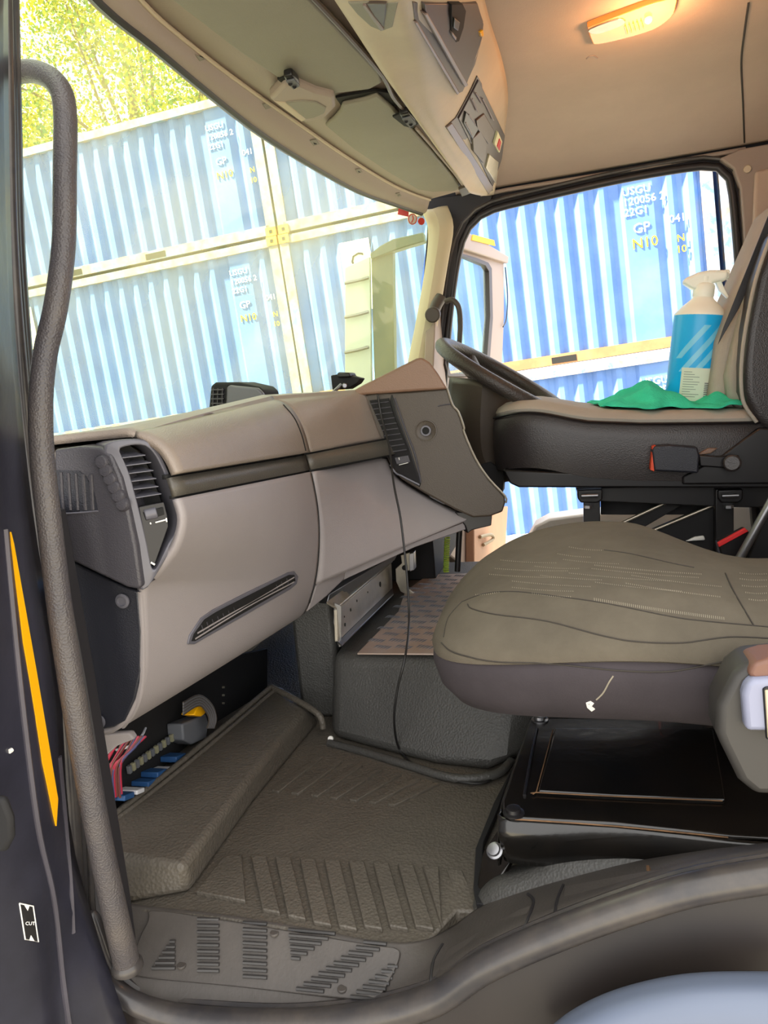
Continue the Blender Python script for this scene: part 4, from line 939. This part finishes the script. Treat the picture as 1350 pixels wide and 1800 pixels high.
# recliner cover on the near side
rc = root('seat_recliner_cover', 'dark plastic hinge cover with a pale grey handle on the near seat side', 'seat hinge', Y(1320, 1440, .70))
bxq('cover', [(1262, 1240), (1290, 1186), (1318, 1164), (1480, 1150), (1480, 1400), (1330, 1400), (1300, 1375), (1268, 1310), (1260, 1290)], .70, .05, M['leverb'], rc, .008, seg=3)
lab(bxq('brown_cap', [(1314, 1185), (1325, 1166), (1352, 1158), (1480, 1150), (1480, 1200), (1325, 1196)], .694, .04, M['leather2'], rc, .006, seg=3), 'brown glossy cap')
lab(bxq('handle', [(1306, 1222), (1312, 1202), (1326, 1194), (1480, 1184), (1480, 1290), (1311, 1286), (1308, 1250)], .688, .04, M['lever'], rc, .005, seg=3), 'pale blue-grey handle')
bxq('handle_slot', [(1341, 1212), (1346, 1208), (1480, 1200), (1480, 1300), (1347, 1300)], .686, .004, M['black'], rc, .001)
bxq('inlay', [(1345, 1214), (1480, 1206), (1480, 1298), (1350, 1298)], .684, .004, M['pill'], rc, .001)

# seat box -----------------------------------------------------------------------
sx = root('seat_box', 'glossy black steel box with bolted lid under the passenger seat', 'metal box', Y(1000, 1500, .80))
lz = .125
lp = [(932, 1262), (1100, 1262), (1420, 1262), (1480, 1480), (1286, 1468), (1080, 1446), (898, 1436), (884, 1428), (882, 1408)]
l3 = [Z(x, y, lz) for x, y in lp]
lid = prism('lid', l3, (0, 0, -.006), M['gloss'], sx, bevel=.003, seg=3)
ip = [(975, 1284), (1100, 1284), (1255, 1286), (1275, 1410), (1080, 1402), (946, 1394)]
BLd = bvh(lid)
patch('raised_panel', BLd, ip, M['gloss'], sx, out=.004, depth=.001, bevel=.003, seg=3)
seam('rust_edge', BLd, [(972, 1286), (958, 1340), (943, 1396), (944, 1397), (1080, 1404), (1270, 1412)], .0007, M['rust'], sx, out=.003, n=3)
seam('rust_edge', BLd, [(905, 1440), (1080, 1452), (1280, 1472)], .001, M['rust'], sx, out=.0, n=3)
seam('panel_groove', BLd, [(944, 1282), (934, 1330), (922, 1400)], .0022, M['black'], sx, out=.001, n=3)
fr_ = [Z(x, y, lz-.006) for x, y in [(884, 1426), (898, 1438), (1080, 1450), (1290, 1474), (1480, 1488)]]
loft('front_flange', [fr_, [p+V((0, -.006, -.022)) for p in fr_], [p+V((.003, .004, -.058)) for p in fr_]], M['gloss'], sx, nu=6, nv=3, thick=.004)
ls = [Z(x, y, lz-.006) for x, y in [(884, 1426), (882, 1408), (932, 1262)]]
loft('side_flange', [ls, [p+V((-.004, 0, -.03)) for p in ls], [p+V((-.006, 0, -.07)) for p in ls]], M['gloss'], sx, nu=4, nv=3, thick=.004)
for k, x in enumerate((1004, 1098, 1225)):
    P = Y(x, 1462+k*6, .800); tube('crease', [P, P+V((.001, .002, -.03))], .003, M['black'], sx, raw=True)
for x, y in ((949, 1266), (903, 1430)):
    P = Z(x, y, lz); bo = lathe('bolt', P, (0, 0, 1), [(.0125, 0), (.0125, .002), (.009, .003), (.0085, .007), (.006, .008), (.0, .007)], M['steel2'] if y < 1300 else M['black'], sx, seg=20)
# inner base with torn rubber
box('base', (l3[0].x+.01, .815, 0), (.50, 1.12, lz-.008), M['blackm'], sx, bevel=.004)
prism('corner_bracket', [Z(848, 1500, .03), Z(880, 1450, .06), Z(905, 1500, .05), Z(870, 1560, .02), Z(836, 1570, .01)], (0, 0, -.01), M['gloss'], sx, bevel=.002)
P = Y(870, 1496, .80); lathe('bolt', P, (-.2, -.6, .8), [(.010, 0), (.010, .002), (.0075, .003), (.007, .007), (.0, .008)], M['steel2'], sx, seg=20)
tm = [(832, 1560), (836, 1490), (868, 1410), (888, 1372), (905, 1340), (890, 1380), (876, 1420), (850, 1480), (846, 1540), (862, 1590), (838, 1588)]
tag(prism('torn_mat_edge', [Z(x, y, .014) for x, y in tm], (0, 0, -.010), M['blackm'], bevel=.001), 'ragged torn edge of the rubber mat by the black seat box', 'torn mat')
# rubber covering between box and sill
rb = [[(818, 1650), (838, 1590), (866, 1560), (920, 1540), (1000, 1512), (1100, 1498), (1230, 1488), (1400, 1480)], [(800, 1655), (850, 1610), (900, 1582), (960, 1566), (1040, 1546), (1130, 1528), (1260, 1506), (1400, 1490)]]
ra = [Y(x, y, .80+.0*i) for i, (x, y) in enumerate(rb[0])]; rbb = [Y(x, y+8, .780) for x, y in rb[1]]
mr_ = loft('trim_66', [[p+V((0, .05, -.02)) for p in ra], ra, rbb], M['rubd'], nu=5, nv=3, thick=-.004); st(mr_)

# =================================================================== OVERHEAD CONSOLE, VISORS
L1 = [(470, -180), (590, 0), (675, 130), (708, 178), (770, 264), (824, 337)]
z1 = [Z(x, y, 1.105) for x, y in L1]
L2 = [(690, -150), (722, 20), (764, 128), (782, 212), (822, 288), (858, 344)]
L3 = [(820, -150), (857, 20), (884, 110), (893, 172), (886, 240), (870, 336)]
def solveY(pts, ys, ): return [Y(x, y, v) for (x, y), v in zip(pts, ys)]
yl = [p.y for p in z1]
z2 = [Y(x, y, v) for (x, y), v in zip(L2, [yl[0], yl[1], 1.28, 1.50, 1.82, 2.25])]
z3 = [Y(x, y, v) for (x, y), v in zip(L3, [yl[0]+.3, 1.36, 1.62, 1.80, 1.98, 2.27])]
for p in z3: p.z = min(p.z, 1.30)
oc = root('overhead_console', 'beige overhead console along the top of the windscreen', 'overhead console', V((-.2, 1.5, 1.1)))
shell = loft('shell', [[p+V((-.012, 0, .03)) for p in z1], z1, [a.lerp(b, .5)+V((0, 0, -.004)) for a, b in zip(z1, z2)], z2, [a.lerp(b, .5)+V((.006, 0, -.004)) for a, b in zip(z2, z3)], z3], M['ovh'], oc, nu=6, nv=4, thick=-.008)
lab(shell, 'beige plastic console shell')
BO = bvh(shell)
def op(name, px, m, out=.003, depth=.003, bevel=.001, par=None, **k):
    try: return patch(name, BO, px, m, par or oc, out=out, depth=depth, bevel=bevel, **k)
    except Exception: return None
op('pocket_surround', [(612, 2), (700, 2), (690, 45), (672, 52), (652, 44), (628, 22)], M['visor'], .002)
op('pocket', [(642, 2), (680, 2), (676, 42), (668, 44), (655, 28)], M['ovd'], .003)
op('pocket_bar', [(638, 2), (645, 2), (676, 46), (670, 48)], M['ovl'], .005)
op('radio_surround', [(724, 2), (836, 2), (848, 36), (846, 66), (834, 112), (812, 160), (803, 164), (728, 36)], M['ovd'], .002, seg=2)
op('radio_panel', [(740, 2), (834, 2), (845, 38), (842, 66), (828, 108), (816, 144), (742, 24)], M['ovs'], .006)
op('radio_bar', [(738, 18), (744, 16), (818, 144), (812, 148)], M['ovl'], .008)
op('radio_trim', [(726, 36), (731, 34), (806, 160), (802, 164)], M['ovl'], .004)
op('latch_recess', [(786, 2), (806, 2), (812, 14), (808, 44), (800, 68), (794, 70), (786, 50)], M['gap'], .0075)
op('latch', [(789, 24), (799, 32), (796, 48), (788, 42)], M['black'], .010)
op('latch_bar', [(786, 48), (794, 58), (793, 64), (786, 54)], M['ovl'], .010)
op('indicator', [(837, 54), (842, 50), (843, 60), (839, 62)], M['yellow'], .008)
op('switch_surround', [(782, 222), (800, 206), (826, 158), (838, 132), (846, 146), (887, 236), (883, 276), (866, 334), (858, 338)], M['ovd'], .002)
op('switch_edge', [(783, 222), (793, 214), (866, 328), (858, 340)], M['ovl'], .004)
op('switch_panel', [(803, 206), (838, 138), (885, 236), (880, 276), (864, 326)], M['ovs'], .005)
for i, (q, m_) in enumerate([([(814, 192), (822, 200), (836, 222), (826, 240), (810, 212)], 'black'), ([(832, 208), (846, 196), (864, 226), (854, 250), (834, 222)], 'ovd'), ([(826, 240), (840, 226), (852, 248), (846, 284), (828, 262)], 'ovd'), ([(870, 228), (878, 246), (873, 266), (864, 250)], 'placard'), ([(856, 268), (872, 282), (878, 292), (868, 320), (850, 292)], 'steel')]):
    op(['switch', 'switch', 'switch', 'switch', 'reading_lamp'][i], q, M[m_], .0085)
lab(op('switch_symbol', [(872, 240), (875, 246), (872, 262), (868, 254)], M['red'], .0105) or oc, 'red switch symbol')
oc['label'] = 'beige overhead console along the top of the windscreen'
for q in ([(818, 196), (830, 214)], [(813, 210), (824, 232)], [(824, 168), (834, 192)], [(830, 158), (842, 178)], [(842, 168), (862, 208)]):
    seam('light_line', BO, q, .0013, M['ovl'], oc, out=.009, n=2)
# visors
v1 = [(262, -40), (300, 0), (420, 92), (486, 136), (520, 150), (560, 162), (590, 165), (650, 158), (672, 146), (668, 130), (540, -6), (500, -50)]
v2 = [(602, 184), (640, 176), (664, 168), (690, 190), (760, 268), (812, 330), (800, 336), (760, 338), (735, 334), (680, 302), (620, 262), (572, 222), (588, 208), (598, 196)]
vg = 'sun visors folded under the windscreen header'
va = prism('sun_visor', [Z(x, y, 1.122) for x, y in v1], (0, 0, .010), M['visor'], bevel=.004, seg=3); tag(va, 'grey vinyl passenger sun visor nearest the door, folded up', 'sun visor', vg)
vb = prism('sun_visor', [Z(x, y, 1.128) for x, y in v2], (0, 0, .008), M['visor'], bevel=.004, seg=3); tag(vb, 'grey vinyl driver side sun visor beyond the speaker bulge', 'sun visor', vg)
# visor hinge unit between them
vh = root('visor_bracket', 'beige rounded visor bracket with an oval inlay between the two visors', 'visor bracket', Z(530, 190, 1.12))
prism('housing', [Z(x, y, 1.112) for x, y in [(474, 176), (500, 150), (520, 146), (556, 162), (588, 170), (590, 190), (572, 208), (540, 216), (530, 214)]], (0, 0, .02), M['hdr'], vh, bevel=.006, seg=3)
prism('inlay', [Z(x, y, 1.110) for x, y in [(502, 181), (530, 178), (556, 180), (574, 190), (570, 200), (552, 208), (538, 210)]], (0, 0, .004), M['visor'], vh, bevel=.002)
prism('rim', [Z(x, y, 1.111) for x, y in [(480, 178), (502, 180), (538, 210), (530, 215)]], (0, 0, .004), M['ovh'], vh, bevel=.002)
def clip(x, y, s, lb):
    r = root('visor_clip', lb, 'clip', Z(x, y, 1.115), 'visor clips')
    prism('clip_recess', [Z(x+a*s, y+b*s, 1.120) for a, b in [(-26, -6), (-8, -14), (12, -10), (20, 6), (8, 14), (-6, 10)]], (0, 0, .004), M['gap'], r, bevel=.001)
    prism('clip_body', [Z(x+a*s, y+b*s, 1.108) for a, b in [(-14, -10), (2, -14), (14, -2), (16, 8), (4, 14), (-6, 4)]], (0, 0, .012), M['black'], r, bevel=.003)
    prism('clip_face', [Z(x+a*s, y+b*s, 1.105) for a, b in [(-10, -2), (6, -6), (16, 6), (4, 13)]], (0, 0, .003), M['sleeve'], r, bevel=.001)
    for a, b in ((-2, 1), (6, 6)): cyl('screw_hole', Z(x+a*s, y+b*s, 1.1045), Z(x+a*s, y+b*s, 1.1055), .0035*s, M['gap'], r)
clip(512, 146, .95, 'black two-screw visor clip beside the rounded visor bracket'); clip(716, 212, 1.0, 'black two-screw visor clip in the driver side visor recess')
tag(prism('visor_hook', [Z(x, y, 1.11) for x, y in [(806, 334), (820, 328), (828, 340), (812, 346)]], (0, 0, .008), M['ovd'], bevel=.001), 'tiny dark visor hook at the far end of the overhead console', 'hook')
# dark gap between visors
st(prism('trim_67', [Z(x, y, 1.134) for x, y in [(590, 172), (660, 160), (690, 165), (700, 185), (610, 200)]], (0, 0, .004), M['gap'], bevel=0))
st(tube('trim_68', [Z(x, y, 1.118) for x, y in [(545, -10), (610, 60), (672, 132), (690, 168), (708, 190)]], .004, M['ovd'], seg=8))  # dark tube drawn as the shadow line between near visor and console
st(tube('trim_69', [Z(x, y, 1.118) for x, y in [(732, 226), (760, 258), (800, 306), (818, 330)]], .003, M['hdr'], seg=8))

# dome lamp ------------------------------------------------------------------------
dl = root('dome_lamp', 'lit amber dome lamp with clear ribbed lens on the headliner', 'lamp', hit(BC, 1110, 35)[0])
def cp_(px, m, nm, out, depth=.002, bevel=.001): return patch(nm, BC, [(p.x, p.y) for p in smooth([V((x, y, 0)) for x, y in px], 3, True)], m, dl, out=out, depth=depth, bevel=bevel)
cp_([(1033, 42), (1038, 36), (1090, 16), (1140, -2), (1186, -14), (1188, 0), (1180, 20), (1150, 42), (1100, 58), (1050, 69), (1040, 64)], M['lens'], 'lens', .010, .003, .003)
cp_([(1036, 40), (1086, 22), (1098, 30), (1060, 46), (1040, 48)], M['steel'], 'clear_end', .012, .001)
for k in range(5): 
    P = hits(BC, [(1098+k*7, 34-k*2.4), (1102+k*7, 48-k*2.4)], .012)
    tube('lens_rib', P, .0012, M['lens'], dl, raw=True, seg=6)
P = hits(BC, [(1139, 21)], .014)[0]
lathe('bulb', P, (.3, -.5, -1), [(.0, -.007), (.006, -.004), (.0075, 0), (.006, .004), (.0, .007)], M['bulb'], dl, seg=16)
ld = bpy.data.lights.new('dome_light', 'POINT'); lo_ = bpy.data.objects.new('dome_light', ld); COL.objects.link(lo_); ld.energy = 1.4; ld.color = (1, .45, .18); ld.shadow_soft_size = .02
lo_.location = P+V((0, -.03, -.05))
st(seam('trim_70', BC, [(1031, 103), (1036, 99), (1044, 98), (1050, 102)], .0018, M['hdr']))

# =================================================================== DRIVER DOOR, standing open
dr = root('door_leaf', 'open driver door with cream frame seen through the far opening', 'door', V((-.30, 2.34, 0)))
hA = V((-.33, 2.36, 0)); hB = Y(884, 600, 3.15); hB.z = 0; dd = (hB-hA); dnn = V((dd.y, -dd.x, 0)).normalized()
def D(x, y): return Wp(x, y, hA, dnn)
dout = [(776, 400), (800, 404), (830, 424), (868, 444), (886, 456), (886, 560), (880, 700), (878, 860), (872, 1010), (820, 1000), (770, 960), (760, 700), (768, 500)]
dinn = [(790, 448), (808, 446), (836, 454), (856, 462), (862, 472), (864, 560), (858, 640), (856, 655), (850, 660), (810, 662), (785, 662), (780, 640), (784, 500)]
def th(P, k): return [p+dnn*k for p in P]
ring('door_frame', [D(*p) for p in dout], [D(*p) for p in dinn], dnn*-.03, M['truckb'], dr, bevel=.004)
ring('window_seal', [D(*p)+dnn*.006 for p in dinn], [D(x+(-5 if x > 825 else 4), y+(5 if y < 560 else -5))+dnn*.006 for x, y in dinn], dnn*-.02, M['knob'], dr, bevel=.001)
prism('door_glass', [D(*p)-dnn*.012 for p in dinn], dnn*.003, M['dglass'], dr, bevel=0)
prism('top_cap', [D(*p)+dnn*.02 for p in [(800, 402), (886, 452), (885, 464), (800, 438)]], dnn*-.06, M['truckb'], dr, bevel=.004)
lab(prism('yellow_label', [D(*p)+dnn*.024 for p in [(820, 414), (858, 424), (860, 434), (818, 424)]], dnn*-.004, M['cyel'], dr, bevel=0), 'yellow label strip')
prism('door_card', [D(*p)+dnn*.03 for p in [(818, 900), (880, 890), (872, 1010), (818, 1004)]], dnn*-.03, M['doorp'], dr, bevel=.004)
tube('pull_handle', [D(826, 944)+dnn*.035, D(838, 940)+dnn*.05, D(842, 948)+dnn*.05, D(832, 958)+dnn*.035], .006, M['pill'], dr)
tube('cable_stay', [D(884, 470)+dnn*.01, D(888, 520)+dnn*.01, D(886, 560)+dnn*.01, D(880, 575)+dnn*.01], .0025, M['black'], dr)
# A pillar handle
ah = root('pillar_grab_handle', 'small black curved grab handle with round knob on the far pillar', 'grab handle', Y(770, 560, 2.22))
tube('bar', [Y(784, 530, 2.20), Y(795, 527, 2.19), Y(806, 540, 2.19), Y(809, 570, 2.20), Y(807, 610, 2.21), Y(804, 640, 2.24)], .008, M['knob'], ah, n=5)
tube('mount', [Y(776, 522, 2.22), Y(768, 535, 2.21), Y(762, 550, 2.20)], .017, M['knob'], ah, n=5, seg=14)
cyl('knob', Y(762, 552, 2.20), Y(760, 554, 2.165), .022, M['knob'], ah, bevel=.004)
# exterior mirror seen through the windscreen
mi = root('door_mirror', 'large exterior mirror assembly beyond the windscreen near the far pillar', 'mirror', Y(670, 700, 2.75))
def my(px, y, d, m, nm, b=.004): return prism(nm, [Y(a, c, y) for a, c in px], (0, d, 0), m, mi, bevel=b)
my([(652, 450), (690, 438), (694, 700), (660, 720), (656, 600)], 2.76, .05, M['mirh'], 'housing')
my([(650, 446), (668, 432), (690, 420), (744, 408), (746, 424), (694, 440), (652, 456)], 2.74, .05, M['mirh'], 'arm')
my([(606, 470), (650, 450), (654, 720), (606, 720)], 2.77, .02, M['botw'], 'mirror_face')
for y0 in (498, 558, 620): tube('bracket', [Y(606, y0, 2.755), Y(630, y0-5, 2.755), Y(648, y0-10, 2.755)], .006, M['steel2'], mi)

# =================================================================== CONTAINER YARD (the truck stands nose-up on a slope)
R2, U2, F2 = basis(14, 8.2, 8.5)
Mt = Matrix((RT, UP, FW)).transposed(); M2 = Matrix((R2, U2, F2)).transposed()
ROT = (Mt @ M2.transposed())
def CW(p): return CAM+ROT @ (V(p)-CAM)
D0 = 11.5
def container(x0, x1, z0, z1, lb, rusty=False, txt=True, placard=True, shift=0, grp='stacked blue shipping containers'):
    rt = bpy.data.objects.new('shipping_container', None); COL.objects.link(rt)
    rt.matrix_world = Matrix.Translation(CW((x0, D0, z0))) @ ROT.to_4x4()
    tag(rt, lb, 'shipping container', grp)
    w_, h_ = x1-x0, z1-z0
    def lk(name, vs, fs, m, **k):
        me = bpy.data.meshes.new(name); me.from_pydata([tuple(v) for v in vs], [], fs)
        bm = bmesh.new(); bm.from_mesh(me); bmesh.ops.recalc_face_normals(bm, faces=bm.faces); bm.to_mesh(me); bm.free()
        o = bpy.data.objects.new(name, me); COL.objects.link(o); me.materials.append(m); o.parent = rt; return o
    def bx_(name, a, b, m):
        (ax_, ay, az), (bx__, by, bz) = a, b
        vs = [(x, y, z) for x in (ax_, bx__) for y in (ay, by) for z in (az, bz)]
        return lk(name, vs, [(0, 1, 3, 2), (4, 6, 7, 5), (0, 4, 5, 1), (2, 3, 7, 6), (0, 2, 6, 4), (1, 5, 7, 3)], m)
    # corrugated side
    xs = [(.12, .05)]; x = .30; pr_ = []
    pr_.append((.12, .05)); per = .278
    end = w_-.12
    flat = [(w_-1.25, w_-.66)] if shift else [(w_-.95, w_-.42)]
    while x < end-.2:
        if flat[0][0]-.12 < x < flat[0][1]-.05: pr_ += [(x, .098), (flat[0][0]+.02, .098), (flat[0][0]+.07, .050), (flat[0][1]-.12, .050), (flat[0][1]-.01, .098)]; x = flat[0][1]; continue
        pr_ += [(x, .098), (x+.070, .045), (x+.14, .045), (x+.205, .098)]; x += per
    pr_.append((end, .085))
    vs = []; fs = []; zt = h_-.13
    for (xx, yy) in pr_: vs += [(xx, yy, .16), (xx, yy, zt)]
    for i in range(len(pr_)-1): fs.append((2*i, 2*i+2, 2*i+3, 2*i+1))
    lk('corrugated_side', vs, fs, M['cblue'])
    rl = M['crail2'] if rusty else M['crail']
    bx_('top_rail', (.1, 0, h_-.14), (w_-.1, .09, h_-.02), M['crail']); bx_('bottom_rail', (.1, 0, .02), (w_-.1, .09, .17), rl)
    bx_('corner_post', (0, 0, .1), (.15, .16, h_-.1), M['crail']); bx_('corner_post', (w_-.15, 0, .1), (w_, .16, h_-.1), M['crail'])
    for cx_ in (0, w_-.17):
        for cz in (0, h_-.13):
            c_ = bx_('corner_casting', (cx_, -.015, cz), (cx_+.17, .17, cz+.13), M['ccast']); bx_('casting_hole', (cx_+.06, -.018, cz+.04), (cx_+.11, -.014, cz+.09), M['gap'])
    for fx_ in (w_*.36, w_*.62): bx_('fork_pocket', (fx_, -.004, .04), (fx_+.36, .0, .13), M['gap'])
    bx_('body', (0, .17, .05), (w_, 2.43, h_-.03), M['cblue'])
    mw = rt.matrix_world
    def tx(s, x, z, sz, m, y=.05, nm='marking'):
        o = text(nm, s, Matrix.Identity(4), sz, m, None, ext=.003); o.parent = rt; o.matrix_local = Matrix.Translation((x, y, z)) @ Matrix.Rotation(math.pi/2, 4, 'X')
        return o
    if txt:
        X0 = w_-(1.19 if shift else .90); k_ = 1 if shift else .8
        for s, dx, dz, sz, m in (('USGU', 0, -.45, .15, 'white'), ('120056 2', 0, -.59, .15, 'white'), ('22G1', 0, -.73, .15, 'white'), ('GP', .10, -.98, .19, 'white'), ('N10', .07, -1.19, .20, 'cyel')):
            tx(s, X0+dx*k_, h_+dz, sz*k_, M[m], .040)
        X1 = w_-(.60 if shift else .36)
        tx('041', X1, h_-.93, .15*k_, M['white'], .04); tx('N', X1+.08, h_-1.20, .14*k_, M['cyel'], .04); tx('10', X1+.06, h_-1.35, .14*k_, M['cyel'], .04)
    if placard:
        bx_('placard', (.95, .028, h_-1.35 if placard == 2 else h_-1.0), (1.42, .038, h_-.30), M['placard'])
        if placard == 2:
            tx('C', 1.08, h_-.72, .34, M['gap'], .026); tx('C', 1.08, h_-1.22, .34, M['gap'], .026)
        else:
            for k in range(4): bx_('placard_print', (1.02, .024, h_-.45-k*.13), (1.32, .027, h_-.43-k*.13), M['ink'])
    return rt
container(-3.90, 2.42, .80, 3.45, 'blue container with N10 marking seen through both windscreen and driver opening', True, True, 2, 1)
container(-9.97, -3.93, .80, 3.45, 'blue container in the middle row at the left of the windscreen', False, True, 2)
container(-3.88, 2.42, 3.46, 5.66, 'blue container with square placard, top row, upper right of the windscreen', False, True, 1)
container(-9.95, -3.92, 3.46, 5.66, 'blue container in the top row under the trees, left of the windscreen', False, True, 0)
container(-3.90, 2.42, -1.86, .78, 'blue container in the bottom row seen below the driver seat and rusty rail', False, True, 0, 1)
container(-9.97, -3.93, -1.86, .78, 'blue container of the bottom row behind the dashboard', False, False, 0)
container(2.50, 8.6, .80, 3.45, 'blue container beyond the dark gap at the right of the driver opening', True, False, 0)
# added block, out of view, that keeps the sun off the truck
st(box('sun_blocker', (-8, -5, -1.9), (-4.4, 2.4, 8.0), M['crail'], bevel=.05))
# ground
def gp(x, y, z=-1.9): return CW((x, y, z))
gr = fromdata('ground', [gp(-40, -10), gp(40, -10), gp(40, 50), gp(-40, 50)], [(0, 1, 2, 3)], M['ground']); st(gr); gr.name = 'floor_outside'
# trees
def tree(cx, cy, base, H, R, lb, seed, n, big=.12):
    rnd = random.Random(seed); rt = bpy.data.objects.new('tree', None); COL.objects.link(rt); rt.location = CW((cx, cy, base)); tag(rt, lb, 'tree', 'autumn trees behind the containers')
    bpy.context.view_layer.update()
    T = lambda p: CW(p)
    tube('trunk', [T((cx, cy, base)), T((cx+.2, cy, base+H*.3)), T((cx-.1, cy, base+H*.6)), T((cx, cy, base+H*.9))], [.28, .2, .13, .05], M['bark'], rt)
    c0 = V((cx, cy, base+H*.66)); ends = []
    for i in range(34):
        a = rnd.uniform(0, 6.28); el = rnd.uniform(-.5, 1.2); r = R*rnd.uniform(.7, 1.05)
        e = c0+V((math.cos(a)*math.cos(el)*r, math.sin(a)*math.cos(el)*r, math.sin(el)*r*1.15)); s = V((cx, cy, base+H*rnd.uniform(.3, .6)))
        m_ = s.lerp(e, .5)+V((rnd.uniform(-.4, .4), 0, rnd.uniform(-.1, .5)))
        tube('branch', [T(s), T(m_), T(e)], [.06, .035, .012], M['bark'], rt, n=3, seg=5); ends += [(m_, e)]*1
    for nm, mt, k in (('foliage', M['leafy'], .62), ('foliage', M['leafg'], .38)):
        vs = []; fs = []
        for i in range(int(n*k)):
            m_, e = ends[rnd.randrange(len(ends))]; t = rnd.random()**.7; p = m_.lerp(e, t)+V((rnd.gauss(0, .5), rnd.gauss(0, .5), rnd.gauss(0, .45)))
            a = V((rnd.gauss(0, 1), rnd.gauss(0, 1), rnd.gauss(0, 1))).normalized(); b = a.orthogonal().normalized(); s = big*rnd.uniform(.5, 1)
            q = len(vs); vs += [T(p-a*s*.6), T(p+b*s*.35), T(p+a*s*.6), T(p-b*s*.35)]; fs.append((q, q+1, q+2, q+3))
        f = fromdata(nm, vs, fs, mt, rt, smooth=False); f['kind'] = 'stuff'
tree(-9.5, 18.5, -1.9, 15.0, 4.8, 'yellow-green autumn tree above the containers, left edge of the windscreen', 3, 52000)
tree(-2.5, 24, -1.9, 15.5, 4.2, 'yellow-green autumn tree above the containers, beside the windscreen header', 5, 26000)
tree(-17.3, 22, -1.9, 15, 4.0, 'autumn tree furthest left, behind the grab handle and door pillar', 9, 26000)
